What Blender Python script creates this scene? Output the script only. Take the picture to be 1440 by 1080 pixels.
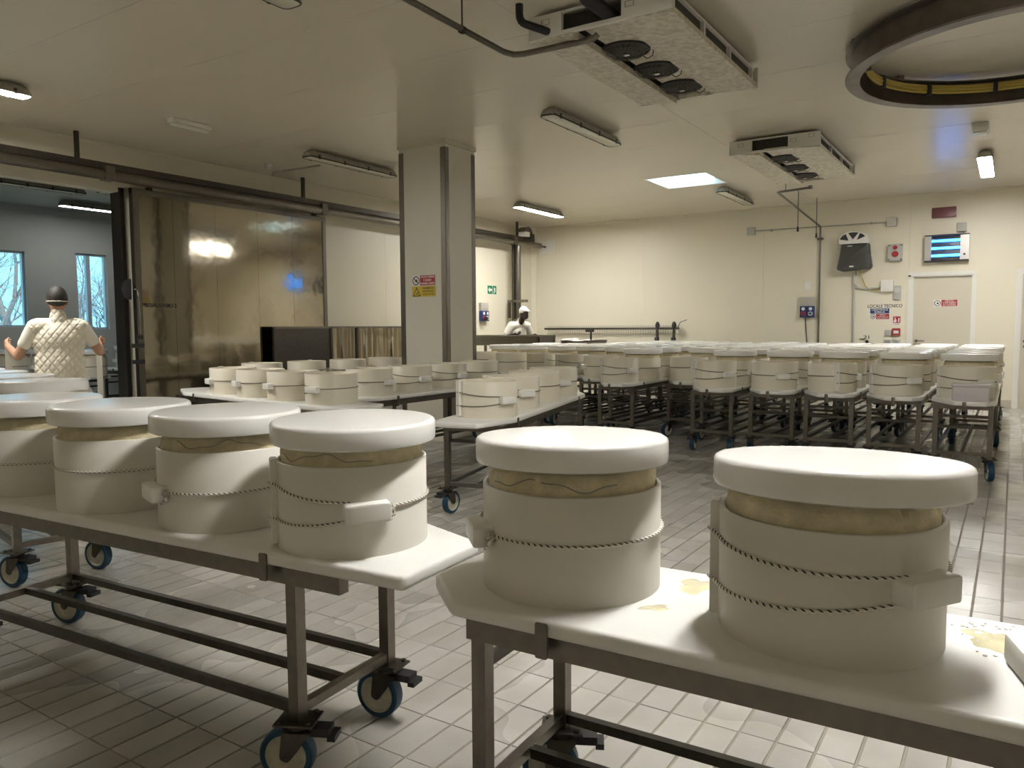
import bpy, math, random
import numpy as np
from mathutils import Vector, Matrix
random.seed(7)
PI = math.pi
for o in list(bpy.data.objects): bpy.data.objects.remove(o)
S = bpy.context.scene
C = S.collection

# ------------------------------------------------------------------ camera
EYE = Vector((0, 0, 1.4)); FPX = 1083.0
PITCH, ROLL, YAW = .0736, .0060, .5771
fw = Vector((-math.sin(YAW)*math.cos(PITCH), math.cos(YAW)*math.cos(PITCH), -math.sin(PITCH)))
rt0 = Vector((math.cos(YAW), math.sin(YAW), 0)); dn0 = fw.cross(rt0)
rt = rt0*math.cos(ROLL) + dn0*math.sin(ROLL); dn = dn0*math.cos(ROLL) - rt0*math.sin(ROLL)
cam = bpy.data.cameras.new('camera'); camo = bpy.data.objects.new('camera', cam); C.objects.link(camo)
cam.sensor_fit = 'HORIZONTAL'; cam.sensor_width = 36.0; cam.lens = FPX/1440*36.0
cam.clip_start = .05; cam.clip_end = 300
camo.matrix_world = Matrix(((rt.x, -dn.x, -fw.x, EYE.x), (rt.y, -dn.y, -fw.y, EYE.y), (rt.z, -dn.z, -fw.z, EYE.z), (0, 0, 0, 1)))
S.camera = camo

# ------------------------------------------------------------------ world, exposure
LAMP = 112.0             # radiance of a lit tube diffuser
w = bpy.data.worlds.new('sky'); S.world = w; w.use_nodes = True
bg = w.node_tree.nodes['Background']; bg.inputs[0].default_value = (.24, .60, .82, 1); bg.inputs[1].default_value = 1.7
sun = bpy.data.lights.new('sun_offscreen', 'SUN'); sun.energy = 7.0; sun.angle = .01; sun.color = (1., .95, .88)
suno = bpy.data.objects.new('sun_offscreen', sun); C.objects.link(suno); suno.rotation_euler = (math.radians(28), math.radians(38), 0)
S.view_settings.view_transform = 'Standard'; S.view_settings.look = 'None'
S.view_settings.exposure = 0.52; S.view_settings.gamma = 1.0; S.view_settings.use_curve_mapping = False

# ------------------------------------------------------------------ pixel -> ray helpers (1440x1080 frame)
def ray(px, py): return fw + rt*((px-720)/FPX) + dn*((py-540)/FPX)
def gz(px, py, z): d = ray(px, py); return EYE + d*((z-EYE.z)/d.z)
def gy(px, py, y): d = ray(px, py); return EYE + d*((y-EYE.y)/d.y)
def gx(px, py, x): d = ray(px, py); return EYE + d*((x-EYE.x)/d.x)

# ------------------------------------------------------------------ materials
MATS = {}
def mat(name, col, rough=.5, metal=0., var=0., vscale=4., rvar=0., rscale=2., bump=0., bscale=40., emit=None, estr=0., coat=0., trans=0., alpha=1., col2=None, spec=.5, stretch=None):
    if name in MATS: return MATS[name]
    m = bpy.data.materials.new(name); m.use_nodes = True; nt = m.node_tree; N = nt.nodes; L = nt.links
    b = N['Principled BSDF']
    b.inputs['Base Color'].default_value = (*col, 1); b.inputs['Roughness'].default_value = rough
    b.inputs['Metallic'].default_value = metal; b.inputs['Coat Weight'].default_value = coat
    b.inputs['Specular IOR Level'].default_value = spec; b.inputs['Transmission Weight'].default_value = trans
    b.inputs['Alpha'].default_value = alpha
    if emit: b.inputs['Emission Color'].default_value = (*emit, 1); b.inputs['Emission Strength'].default_value = estr
    if var or rvar or bump:
        tc = N.new('ShaderNodeTexCoord'); src = tc.outputs['Object']
        if stretch:
            mp = N.new('ShaderNodeMapping'); mp.inputs['Scale'].default_value = stretch; L.new(src, mp.inputs[0]); src = mp.outputs[0]
    if var:
        n = N.new('ShaderNodeTexNoise'); n.inputs['Scale'].default_value = vscale; n.inputs['Detail'].default_value = 5; L.new(src, n.inputs['Vector'])
        r = N.new('ShaderNodeValToRGB'); r.color_ramp.elements[0].position = .32; r.color_ramp.elements[1].position = .7
        c2 = col2 or tuple(c*(1-var) for c in col)
        r.color_ramp.elements[0].color = (*c2, 1); r.color_ramp.elements[1].color = (*col, 1)
        L.new(n.outputs['Fac'], r.inputs[0]); L.new(r.outputs[0], b.inputs['Base Color'])
    if rvar:
        n = N.new('ShaderNodeTexNoise'); n.inputs['Scale'].default_value = rscale; n.inputs['Detail'].default_value = 4; L.new(src, n.inputs['Vector'])
        mr = N.new('ShaderNodeMapRange'); mr.inputs[1].default_value = .35; mr.inputs[2].default_value = .65
        mr.inputs[3].default_value = max(.03, rough-rvar); mr.inputs[4].default_value = min(1, rough+rvar)
        L.new(n.outputs['Fac'], mr.inputs[0]); L.new(mr.outputs[0], b.inputs['Roughness'])
    if bump:
        n = N.new('ShaderNodeTexNoise'); n.inputs['Scale'].default_value = bscale; n.inputs['Detail'].default_value = 3; L.new(src, n.inputs['Vector'])
        bp = N.new('ShaderNodeBump'); bp.inputs['Strength'].default_value = bump; bp.inputs['Distance'].default_value = .02
        L.new(n.outputs['Fac'], bp.inputs['Height']); L.new(bp.outputs[0], b.inputs['Normal'])
    MATS[name] = m
    return m

M_wall = mat('cream_wall', (.80, .745, .60), .42)
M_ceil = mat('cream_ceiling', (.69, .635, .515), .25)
M_seam = mat('joint_filler', (.42, .39, .31), .8)
M_grout = mat('grout', (.36, .32, .26), .75, var=.3, vscale=6)
M_steel = mat('brushed_steel', (.225, .205, .175), .36, 1., var=.14, vscale=30, rvar=.06, rscale=20)
M_steel_dark = mat('worn_steel', (.115, .104, .09), .42, 1., var=.2, vscale=30)
M_mirror = mat('polished_sheet_steel', (.46, .415, .325), .085, 1., bump=.30, bscale=1.5, var=.12, vscale=2)
M_slab = mat('white_board', (.86, .855, .815), .30, var=.05, vscale=5, bump=.02, bscale=60)
M_band = mat('cream_plastic', (.83, .80, .735), .40, var=.03, vscale=3)
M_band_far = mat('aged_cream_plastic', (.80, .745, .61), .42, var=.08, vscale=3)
M_lid = mat('white_plastic_disc', (.90, .895, .87), .20, bump=.012, bscale=70)
M_block = mat('white_plastic_block', (.88, .87, .82), .35)
M_cheese = mat('cheese', (.80, .70, .42), .5, var=.12, vscale=9)
M_cloth = mat('cheese_cloth', (.78, .69, .46), .8, var=.2, vscale=30, bump=.25, bscale=160)
M_thread = mat('grey_thread', (.33, .32, .26), .9)
M_blue = mat('blue_tyre', (.010, .062, .125), .45, var=.25, vscale=20)
M_hub = mat('cream_hub', (.66, .62, .50), .5, var=.3, vscale=18)
M_black = mat('black_rubber', (.02, .02, .022), .55)
M_dark = mat('dark_grey', (.035, .034, .032), .6)
M_white = mat('white_paint', (.82, .80, .74), .4)
M_cooler = mat('cooler_white', (.76, .72, .60), .45, var=.5, vscale=22, col2=(.50, .44, .33))
M_cream_cloth = mat('hanging_cloth', (.62, .53, .36), .9, var=.08, vscale=5)
M_grey = mat('grey_plastic', (.50, .49, .45), .5)
M_red = mat('sign_red', (.42, .03, .035), .5)
M_yellow = mat('sign_yellow', (.62, .46, .04), .5)
M_signwhite = mat('sign_white', (.82, .80, .76), .5)
M_signblack = mat('sign_black', (.015, .015, .02), .5)
M_green = mat('sign_green', (.0, .20, .075), .5)
M_navy = mat('socket_blue', (.02, .045, .17), .45)
M_yellowcable = mat('yellow_cable', (.58, .45, .10), .5)
M_ring = mat('ring_steel', (.20, .175, .15), .42, .75, var=.4, vscale=5)
M_lampbody = mat('lamp_grey', (.42, .40, .33), .5, var=.25, vscale=20)
M_diffuser = mat('lamp_diffuser', (.72, .70, .58), .25, coat=.3)
M_lit = [mat('lamp_diffuser_lit_%d' % k, (.9, .9, .9), .4, emit=(1., .98, .935), estr=LAMP*f) for k, f in enumerate((1., .11))]
M_uv = mat('uv_tube', (.1, .3, .8), .4, emit=(.03, .26, 1.0), estr=7.)
M_glass = mat('window_glass', (.9, .97, 1.), .02, trans=1., alpha=.12)
M_opal = None
M_skin = mat('skin', (.48, .27, .18), .5)
M_skin_dark = mat('deep_brown_skin', (.035, .02, .015), .45)
M_hair = mat('dark_hair', (.03, .026, .022), .6)
M_shirt = mat('white_shirt', (.80, .76, .66), .8)
M_vest = mat('quilted_vest', (.82, .76, .62), .7)
M_navycloth = mat('denim', (.06, .10, .22), .8)
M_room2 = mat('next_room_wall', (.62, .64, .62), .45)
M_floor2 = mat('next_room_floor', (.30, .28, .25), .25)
M_frame = mat('window_frame', (.62, .70, .80), .4)
M_bark = mat('bark', (.10, .075, .06), .9)
M_leaf = mat('hedge_leaf', (.20, .24, .06), .8, var=.5, vscale=9)
M_grass = mat('grass', (.16, .19, .08), .95, var=.4, vscale=2)
M_box = mat('lilac_grey_box', (.62, .58, .58), .4)
M_ground = mat('outside_wall', (.5, .52, .58), .7)

def tile_mat():
    m = bpy.data.materials.new('floor_tile'); m.use_nodes = True; nt = m.node_tree; N = nt.nodes; L = nt.links; b = N['Principled BSDF']
    g = N.new('ShaderNodeNewGeometry')
    n = N.new('ShaderNodeTexNoise'); n.inputs['Scale'].default_value = 3.1; n.inputs['Detail'].default_value = 2; L.new(g.outputs['Position'], n.inputs['Vector'])
    r = N.new('ShaderNodeValToRGB'); e = r.color_ramp.elements; e[0].position = .3; e[1].position = .7
    e[0].color = (.40, .38, .34, 1); e[1].color = (.50, .48, .445, 1)
    L.new(n.outputs['Fac'], r.inputs[0])
    # per-tile tint from the tile cell
    mp = N.new('ShaderNodeVectorMath'); mp.operation = 'DIVIDE'; mp.inputs[1].default_value = (.1245, .2473, 1.); L.new(g.outputs['Position'], mp.inputs[0])
    fl = N.new('ShaderNodeVectorMath'); fl.operation = 'FLOOR'
    ad = N.new('ShaderNodeVectorMath'); ad.operation = 'ADD'; ad.inputs[1].default_value = (.016, .58, 0); L.new(mp.outputs[0], ad.inputs[0]); L.new(ad.outputs[0], fl.inputs[0])
    wn = N.new('ShaderNodeTexWhiteNoise'); wn.noise_dimensions = '2D'; L.new(fl.outputs[0], wn.inputs['Vector'])
    mr0 = N.new('ShaderNodeMapRange'); mr0.inputs[3].default_value = .86; mr0.inputs[4].default_value = 1.08; L.new(wn.outputs['Value'], mr0.inputs[0])
    mx = N.new('ShaderNodeVectorMath'); mx.operation = 'SCALE'; L.new(r.outputs[0], mx.inputs[0]); L.new(mr0.outputs[0], mx.inputs['Scale'])
    L.new(mx.outputs[0], b.inputs['Base Color'])
    n2 = N.new('ShaderNodeTexNoise'); n2.inputs['Scale'].default_value = 1.1; n2.inputs['Detail'].default_value = 2; L.new(g.outputs['Position'], n2.inputs['Vector'])
    mr = N.new('ShaderNodeMapRange'); mr.inputs[1].default_value = .3; mr.inputs[2].default_value = .7; mr.inputs[3].default_value = .14; mr.inputs[4].default_value = .40
    b.inputs['Specular IOR Level'].default_value = .38; L.new(n2.outputs['Fac'], mr.inputs[0]); L.new(mr.outputs[0], b.inputs['Roughness'])
    n3 = N.new('ShaderNodeTexNoise'); n3.inputs['Scale'].default_value = 45; L.new(g.outputs['Position'], n3.inputs['Vector'])
    bp = N.new('ShaderNodeBump'); bp.inputs['Strength'].default_value = .06; bp.inputs['Distance'].default_value = .01; L.new(n3.outputs['Fac'], bp.inputs['Height']); L.new(bp.outputs[0], b.inputs['Normal'])
    return m
M_tile = tile_mat()
def rope_mat():
    m = bpy.data.materials.new('flecked_rope'); m.use_nodes = True; nt = m.node_tree; N = nt.nodes; L = nt.links; b = N['Principled BSDF']
    uv = N.new('ShaderNodeUVMap'); sp = N.new('ShaderNodeSeparateXYZ'); L.new(uv.outputs[0], sp.inputs[0])
    def math_(op, a, bb):
        n = N.new('ShaderNodeMath'); n.operation = op
        for i, v in enumerate((a, bb)):
            if v is None: continue
            if isinstance(v, (int, float)): n.inputs[i].default_value = v
            else: L.new(v, n.inputs[i])
        return n.outputs[0]
    v3 = math_('MULTIPLY', sp.outputs[1], 2.)
    a = math_('FRACT', math_('ADD', math_('MULTIPLY', sp.outputs[0], 62.), v3), None)
    dark = math_('LESS_THAN', a, .34)
    c = math_('FRACT', v3, None); gate = math_('LESS_THAN', c, .72)
    f = math_('MULTIPLY', dark, gate)
    mx = N.new('ShaderNodeMix'); mx.data_type = 'RGBA'; L.new(f, mx.inputs[0])
    mx.inputs[6].default_value = (.78, .75, .66, 1); mx.inputs[7].default_value = (.03, .028, .03, 1); L.new(mx.outputs[2], b.inputs['Base Color'])
    b.inputs['Roughness'].default_value = .8
    return m
M_rope = rope_mat()
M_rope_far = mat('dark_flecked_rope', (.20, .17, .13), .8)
def opal_mat():
    m = bpy.data.materials.new('opal_pane'); m.use_nodes = True; nt = m.node_tree; N = nt.nodes; L = nt.links
    o = N['Material Output']; t = N.new('ShaderNodeBsdfTranslucent'); t.inputs[0].default_value = (.93, .95, .97, 1)
    tr = N.new('ShaderNodeBsdfTransparent'); tr.inputs[0].default_value = (.9, .95, 1, 1)
    mx = N.new('ShaderNodeMixShader'); mx.inputs[0].default_value = .0; L.new(t.outputs[0], mx.inputs[1]); L.new(tr.outputs[0], mx.inputs[2]); L.new(mx.outputs[0], o.inputs['Surface'])
    return m
M_opal = opal_mat()

# ------------------------------------------------------------------ mesh builder
def inset(poly, d):
    n = len(poly); out = []
    ln = []
    for i in range(n):
        a = Vector(poly[i]); b = Vector(poly[(i+1) % n]); t = (b-a).normalized(); nrm = Vector((-t.y, t.x)); ln.append((a+nrm*d, t))
    for i in range(n):
        p, t = ln[i-1]; q, s = ln[i]; den = t.x*s.y - t.y*s.x
        if abs(den) < 1e-6: out.append(tuple(q)); continue
        k = ((q.x-p.x)*s.y - (q.y-p.y)*s.x)/den; out.append((p.x+t.x*k, p.y+t.y*k))
    return out
def round_poly(poly, r, k=4):
    out = []; n = len(poly)
    for i in range(n):
        p = Vector(poly[i]); a = Vector(poly[i-1]); b = Vector(poly[(i+1) % n])
        d = min(r, (a-p).length*.45, (b-p).length*.45)
        s = p+(a-p).normalized()*d; e = p+(b-p).normalized()*d
        for j in range(k+1):
            t = j/k; out.append(tuple(s*(1-t)**2 + p*2*t*(1-t) + e*t*t))
    return out
class MB:
    def __init__(self): self.v = []; self.f = []; self.uv = {}; self.mi = {}
    def add(self, vs, fs, M=None, mi=0):
        o = len(self.v)
        self.v += [tuple(M @ Vector(p)) if M else tuple(p) for p in vs]
        for f in fs:
            if mi: self.mi[len(self.f)] = mi
            self.f.append(tuple(i+o for i in f))
        return self
    def box(self, x0, x1, y0, y1, z0, z1, M=None, mi=0):
        x0, x1 = sorted((x0, x1)); y0, y1 = sorted((y0, y1)); z0, z1 = sorted((z0, z1))
        v = [(x, y, z) for z in (z0, z1) for y in (y0, y1) for x in (x0, x1)]
        return self.add(v, [(0, 2, 3, 1), (4, 5, 7, 6), (0, 1, 5, 4), (2, 6, 7, 3), (0, 4, 6, 2), (1, 3, 7, 5)], M, mi)
    def prism(self, poly, z0, z1, b=0., M=None, mi=0, k=2):
        lv = [(z0, 0.), (z1, 0.)]
        if b:
            lv = [(z0+b*(1-math.sin(PI/2*i/k)), b*(1-math.cos(PI/2*i/k))) for i in range(k, -1, -1)]
            lv = [(z0+b*(1-math.cos(PI/2*i/k)), b*(1-math.sin(PI/2*i/k))) for i in range(k+1)] + [(z1-b*(1-math.sin(PI/2*i/k)), b*(1-math.cos(PI/2*i/k))) for i in range(k+1)]
        n = len(poly); vs = []
        for z, d in lv: vs += [(x, y, z) for x, y in (inset(poly, d) if d > 1e-6 else poly)]
        fs = [tuple(range(n-1, -1, -1)), tuple((len(lv)-1)*n+i for i in range(n))]
        for l in range(len(lv)-1):
            for i in range(n):
                j = (i+1) % n; fs.append((l*n+i, l*n+j, (l+1)*n+j, (l+1)*n+i))
        return self.add(vs, fs, M, mi)
    def lathe(self, prof, n=32, M=None, a0=0., a1=2*PI, mi=0, cap=False):
        full = abs(a1-a0-2*PI) < 1e-6; m = n if full else n+1; vs = []
        for i in range(m):
            a = a0+(a1-a0)*i/n; c, s = math.cos(a), math.sin(a)
            vs += [(r*c, r*s, z) for r, z in prof]
        k = len(prof); fs = []
        for i in range(n):
            j = (i+1) % m
            for q in range(k-1): fs.append((i*k+q, j*k+q, j*k+q+1, i*k+q+1))
        return self.add(vs, fs, M, mi)
    def tube(self, pts, r, n=8, closed=False, M=None, mi=0, uvl=False):
        pts = [Vector(p) for p in pts]; N = len(pts); vs = []; fs = []
        rr = r if isinstance(r, (list, tuple)) else [r]*N
        up = None; base = len(self.v); u = 0; us = []
        for i, p in enumerate(pts):
            if closed: t = (pts[(i+1) % N]-pts[i-1])
            else: t = pts[min(i+1, N-1)]-pts[max(i-1, 0)]
            t = t.normalized() if t.length > 1e-9 else Vector((0, 0, 1))
            if up is None: up = Vector((0, 0, 1)) if abs(t.z) < .9 else Vector((1, 0, 0))
            x = t.cross(up); x = x.normalized() if x.length > 1e-6 else t.orthogonal().normalized(); up = x.cross(t).normalized()
            vs += [tuple(p + (x*math.cos(2*PI*k/n) + up*math.sin(2*PI*k/n))*rr[i]) for k in range(n)]
            if i: u += (pts[i]-pts[i-1]).length
            us.append(u)
        S_ = N if closed else N-1; f0 = len(self.f)
        for i in range(S_):
            j = (i+1) % N
            for k in range(n):
                l = (k+1) % n; fs.append((i*n+k, i*n+l, j*n+l, j*n+k))
                if uvl: self.uv[f0+len(fs)-1] = ((us[i], k/n), (us[i], (k+1)/n), (us[i+1] if j else us[i]+.01, (k+1)/n), (us[i+1] if j else us[i]+.01, k/n))
        if not closed: fs += [tuple(range(n-1, -1, -1)), tuple((N-1)*n+k for k in range(n))]
        return self.add(vs, fs, M, mi)
    def cyl(self, p0, p1, r, n=16, M=None, mi=0, r1=None): return self.tube([p0, p1], [r, r if r1 is None else r1], n, M=M, mi=mi)
    def sphere(self, c, rad, n=16, m=10, M=None, mi=0):
        if not isinstance(rad, (tuple, list)): rad = (rad,)*3
        vs = [(c[0], c[1], c[2]-rad[2])]
        for i in range(1, m):
            t = -PI/2+PI*i/m
            vs += [(c[0]+rad[0]*math.cos(t)*math.cos(2*PI*k/n), c[1]+rad[1]*math.cos(t)*math.sin(2*PI*k/n), c[2]+rad[2]*math.sin(t)) for k in range(n)]
        vs.append((c[0], c[1], c[2]+rad[2])); fs = []
        for k in range(n): fs.append((0, 1+(k+1) % n, 1+k)); fs.append((len(vs)-1, 1+(m-2)*n+k, 1+(m-2)*n+(k+1) % n))
        for i in range(m-2):
            for k in range(n): fs.append((1+i*n+k, 1+i*n+(k+1) % n, 1+(i+1)*n+(k+1) % n, 1+(i+1)*n+k))
        return self.add(vs, fs, M, mi)
    def mesh(self, name, mats, smooth=40):
        me = bpy.data.meshes.new(name); me.from_pydata(self.v, [], self.f)
        for m in (mats if isinstance(mats, (list, tuple)) else [mats]): me.materials.append(m)
        if self.uv:
            ul = me.uv_layers.new(name='UVMap')
            for pi, co in self.uv.items():
                p = me.polygons[pi]
                for li, c in zip(p.loop_indices, co): ul.data[li].uv = c
        for i, k in self.mi.items(): me.polygons[i].material_index = k
        me.validate(); me.update()
        if smooth:
            me.polygons.foreach_set('use_smooth', [True]*len(me.polygons)); me.set_sharp_from_angle(angle=math.radians(smooth))
        return me
    def build(self, name, mats, parent=None, smooth=40, loc=None, rz=0.):
        return link(name, self.mesh(name, mats, smooth), parent, loc, rz)
def link(name, me, parent=None, loc=None, rz=0.):
    o = bpy.data.objects.new(name, me); C.objects.link(o)
    if parent: o.parent = parent
    if loc is not None: o.location = loc
    if rz: o.rotation_euler = (0, 0, rz)
    return o
def tag(o, label, cat, group=None):
    o['label'] = label; o['category'] = cat
    if group: o['group'] = group
    return o
def thing(name, label, cat, loc=(0, 0, 0), rz=0., group=None):
    o = bpy.data.objects.new(name, None); o.empty_display_size = .1; C.objects.link(o); o.location = loc; o.rotation_euler = (0, 0, rz)
    return tag(o, label, cat, group)
def copy_tree(o, parent=None):
    c = o.copy(); C.objects.link(c)
    if parent: c.parent = parent
    for ch in o.children: copy_tree(ch, c)
    return c
def struct(o): o['kind'] = 'structure'; return o
def rrect(x0, x1, y0, y1, r=.01, k=3): return round_poly([(x0, y0), (x1, y0), (x1, y1), (x0, y1)], r, k)
TM = lambda loc, rx=0, ry=0, rz=0: Matrix.Translation(loc) @ Matrix.Rotation(rz, 4, 'Z') @ Matrix.Rotation(ry, 4, 'Y') @ Matrix.Rotation(rx, 4, 'X')
WALLB = lambda x, z, y: Matrix.Translation((x, y, z)) @ Matrix.Rotation(PI/2, 4, 'X')            # local x right, y up, z towards the room (-Y)
WALLL = lambda y, z, x: Matrix.Translation((x, y, z)) @ Matrix.Rotation(PI/2, 4, 'Z') @ Matrix.Rotation(PI/2, 4, 'X')   # faces +X
def text(name, s, h, m, parent, M, width=None, align='CENTER'):
    cu = bpy.data.curves.new(name, 'FONT'); cu.body = s; cu.size = h*1.38; cu.align_x = align; cu.align_y = 'CENTER'; cu.extrude = .0008; cu.offset = h*.018
    t = bpy.data.objects.new(name, cu); C.objects.link(t); bpy.context.view_layer.update()
    me = bpy.data.meshes.new_from_object(t.evaluated_get(bpy.context.evaluated_depsgraph_get())); bpy.data.objects.remove(t); bpy.data.curves.remove(cu)
    if len(me.vertices):
        xs = [v.co.x for v in me.vertices]; wd = max(xs)-min(xs); sx = width/wd if width and wd > 0 else 1.
        for v in me.vertices: v.co = M @ Vector((v.co.x*sx, v.co.y, v.co.z))
    me.materials.clear(); me.materials.append(m)
    return link(name, me, parent)

# ================================================================== SETTING
XL, XR, YF, YB, ZC = -9.3, 3.6, -3.4, 15.2, 3.65
TH = .16
X2 = -14.0                     # far wall of the next room
# floor
fl = struct(MB().box(XL-TH, XR+TH, YF-TH, YB+TH, -.12, -.006).build('floor', M_grout, smooth=0))
PX, PY, OX, OY = .1245, .2473, -.002, 1.3405
cells = []
for i in range(int((XL-OX)/PX)-1, int((XR-OX)/PX)+1):
    for j in range(int((YF-OY)/PY)-1, int((YB-OY)/PY)+1):
        x0, x1 = max(OX+i*PX+.005, XL), min(OX+(i+1)*PX-.005, XR); y0, y1 = max(OY+j*PY+.002, YF), min(OY+(j+1)*PY-.002, YB)
        if x1-x0 < .02 or y1-y0 < .02: continue
        d = Vector(((x0+x1)/2, (y0+y1)/2, 0))-EYE; dz = d.dot(fw)
        u, v = (720+FPX*d.dot(rt)/dz, 540+FPX*d.dot(dn)/dz) if dz > .3 else (-9999, 0)
        vis = -40 < u < 1480 and v < 1110
        cells.append((0 if vis else 1, dz if vis else 99, x0, x1, y0, y1, i, j))
cells.sort()
tme = None
def tile_mesh(sx, sy):
    return MB().prism([(-sx/2, -sy/2), (sx/2, -sy/2), (sx/2, sy/2), (-sx/2, sy/2)], -.008, 0, 0, ).mesh('tile', M_tile, 0)
def tile_geo(mb, x0, x1, y0, y1, z):
    b = .0012
    o = len(mb.v)
    mb.v += [(x0, y0, z-.009), (x1, y0, z-.009), (x1, y1, z-.009), (x0, y1, z-.009), (x0, y0, z-b), (x1, y0, z-b), (x1, y1, z-b), (x0, y1, z-b), (x0+b, y0+b, z), (x1-b, y0+b, z), (x1-b, y1-b, z), (x0+b, y1-b, z)]
    for k in range(4):
        l = (k+1) % 4; mb.f.append((o+k, o+l, o+4+l, o+4+k)); mb.f.append((o+4+k, o+4+l, o+8+l, o+8+k))
    mb.f.append((o+8, o+9, o+10, o+11))
tb = MB(); tile_geo(tb, -(PX-.010)/2, (PX-.010)/2, -(PY-.004)/2, (PY-.004)/2, 0); tme = tb.mesh('tile', M_tile, 0)
rest = MB()
for n, c in enumerate(cells):
    z = random.uniform(-.0012, .0006)
    if n < 300:
        t = link('tile', tme, fl, ((c[2]+c[3])/2, (c[4]+c[5])/2, z)); t.rotation_euler = (random.gauss(0, .0012), random.gauss(0, .002), 0)
    else: tile_geo(rest, c[2], c[3], c[4], c[5], z)
r = rest.build('tiles', M_tile, fl, 0); r['kind'] = 'stuff'

# ceiling with panels and a skylight opening
SKX0, SKX1, SKY0, SKY1 = -4.85, -3.87, 11.2, 12.2
cm = MB()
for (a, b, c_, d) in ((XL-TH, XR+TH, YF-TH, SKY0), (XL-TH, XR+TH, SKY1, YB+TH), (XL-TH, SKX0, SKY0, SKY1), (SKX1, XR+TH, SKY0, SKY1)): cm.box(a, b, c_, d, ZC+.03, ZC+.12)
ce = struct(cm.build('ceiling', M_seam, smooth=0))
g = .0015
ys = [YF]+[-2.8+k for k in range(0, 18)]+[YB]
for y0, y1 in zip(ys[:-1], ys[1:]):
    xs = [XL, -3.1, XR]
    if abs(y0-SKY0) < .01: xs = [XL, SKX0, SKX1, -3.1, XR]
    for x0, x1 in zip(xs[:-1], xs[1:]):
        if abs(x0-SKX0) < .01: continue
        MB().box(x0+g, x1-g, y0+g, y1-g, ZC, ZC+.035).build('panel', M_ceil, ce, 0)
sk = thing('skylight', 'square skylight with opal pane set in the cream ceiling', 'skylight', ((SKX0+SKX1)/2, (SKY0+SKY1)/2, ZC))
hx, hy = (SKX1-SKX0)/2, (SKY1-SKY0)/2
m = MB()
for a, b, c_, d in ((-hx, -hx+.02, -hy, hy), (hx-.02, hx, -hy, hy), (-hx+.02, hx-.02, -hy, -hy+.02), (-hx+.02, hx-.02, hy-.02, hy)): m.box(a, b, c_, d, 0, .32)
m.build('kerb', M_white, sk, 0)
MB().box(-hx+.02, hx-.02, -hy+.02, hy-.02, .10, .108).build('opal_pane', M_opal, sk, 0)

# walls: structure + panel children, joints 3 mm deep
def wall_panels(name, core, panels, axis, m=M_wall):
    wb = MB()
    for c in core: wb.box(*c)
    wl = struct(wb.build(name, M_seam, smooth=0))
    for p in panels: MB().box(*p).build('panel', m, wl, 0)
    return wl
D1X0, D1X1, D1Z = -1.515, -.607, 2.245
D2X0, D2X1, D2Z = .075, .98, 2.24
bx = [XL, -6.585, -4.095, -1.583, D1X1+.05, D2X0-.05, D2X1+.05, XR]
pan = []
for a, b in ((XL, -6.585), (-6.585, -4.095), (-4.095, -1.583)): pan.append((a+g, b-g, YB, YB+.02, 0, ZC))
pan += [(-1.583+g, D1X1+.05, YB, YB+.02, D1Z+.05, ZC), (D1X1+.05, D2X0-.05, YB, YB+.02, 0, ZC), (D2X0-.05, D2X1+.05, YB, YB+.02, D2Z+.05, ZC), (D2X1+.05, XR, YB, YB+.02, 0, ZC)]
core = [(XL-TH, D1X0, YB+.012, YB+TH, 0, ZC), (D1X0, D1X1, YB+.012, YB+TH, D1Z, ZC), (D1X1, D2X0, YB+.012, YB+TH, 0, ZC), (D2X0, D2X1, YB+.012, YB+TH, D2Z, ZC), (D2X1, XR+TH, YB+.012, YB+TH, 0, ZC)]
wb_ = wall_panels('wall_back', core, pan, 1)
OY0, OY1, OZ = 3.05, 5.43, 3.10        # doorway to the next room
pan = [(XL-.02, XL, YF, OY0, 0, ZC), (XL-.02, XL, OY0, OY1, OZ, ZC), (XL-.02, XL, OY1, 7.8-g, 0, ZC), (XL-.02, XL, 7.8+g, 10.23-g, 0, ZC), (XL-.02, XL, 10.23+g, 12.7-g, 0, ZC), (XL-.02, XL, 12.7+g, YB, 0, ZC)]
core = [(XL-TH, XL-.012, YF, OY0, 0, ZC), (XL-TH, XL-.012, OY0, OY1, OZ, ZC), (XL-TH, XL-.012, OY1, YB+TH, 0, ZC)]
wl_ = wall_panels('wall_left', core, pan, 0)
wall_panels('wall_right', [(XR+.012, XR+TH, YF, YB, 0, ZC)], [(XR, XR+.02, YF+2.325*k+g, YF+2.325*(k+1)-g, 0, ZC) for k in range(8)], 0)
wall_panels('wall_front', [(XL, XR, YF-TH, YF-.012, 0, ZC)], [(XL+2.58*k+g, XL+2.58*(k+1)-g, YF-.02, YF, 0, ZC) for k in range(5)], 1)
# coved corner strip and wall base, ceiling edge trim
m = MB(); m.prism([(XL, YB-.09), (XL+.012, YB-.09), (XL+.09, YB-.012), (XL+.09, YB), (XL, YB)], 0, ZC)
struct(m.build('trim_1', M_wall, smooth=0))
m = MB(); m.box(XL, D1X0-.075, YB-.014, YB, 0, .14).box(D1X1+.075, D2X0-.075, YB-.014, YB, 0, .14).box(D2X1+.075, XR, YB-.014, YB, 0, .14)
struct(m.build('baseboard_back', mat('base_strip', (.5, .46, .38), .4), smooth=0))
m = MB(); m.box(XL, XL+.014, OY1, YB, 0, .14)
struct(m.build('baseboard_left', MATS['base_strip'], smooth=0))
m = MB(); m.box(XL+.09, XR, YB-.02, YB, ZC-.03, ZC); struct(m.build('trim_2', M_wall, smooth=0))
m = MB(); m.box(XL, XL+.02, YF, YB-.09, ZC-.03, ZC); struct(m.build('trim_3', M_wall, smooth=0))

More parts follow.
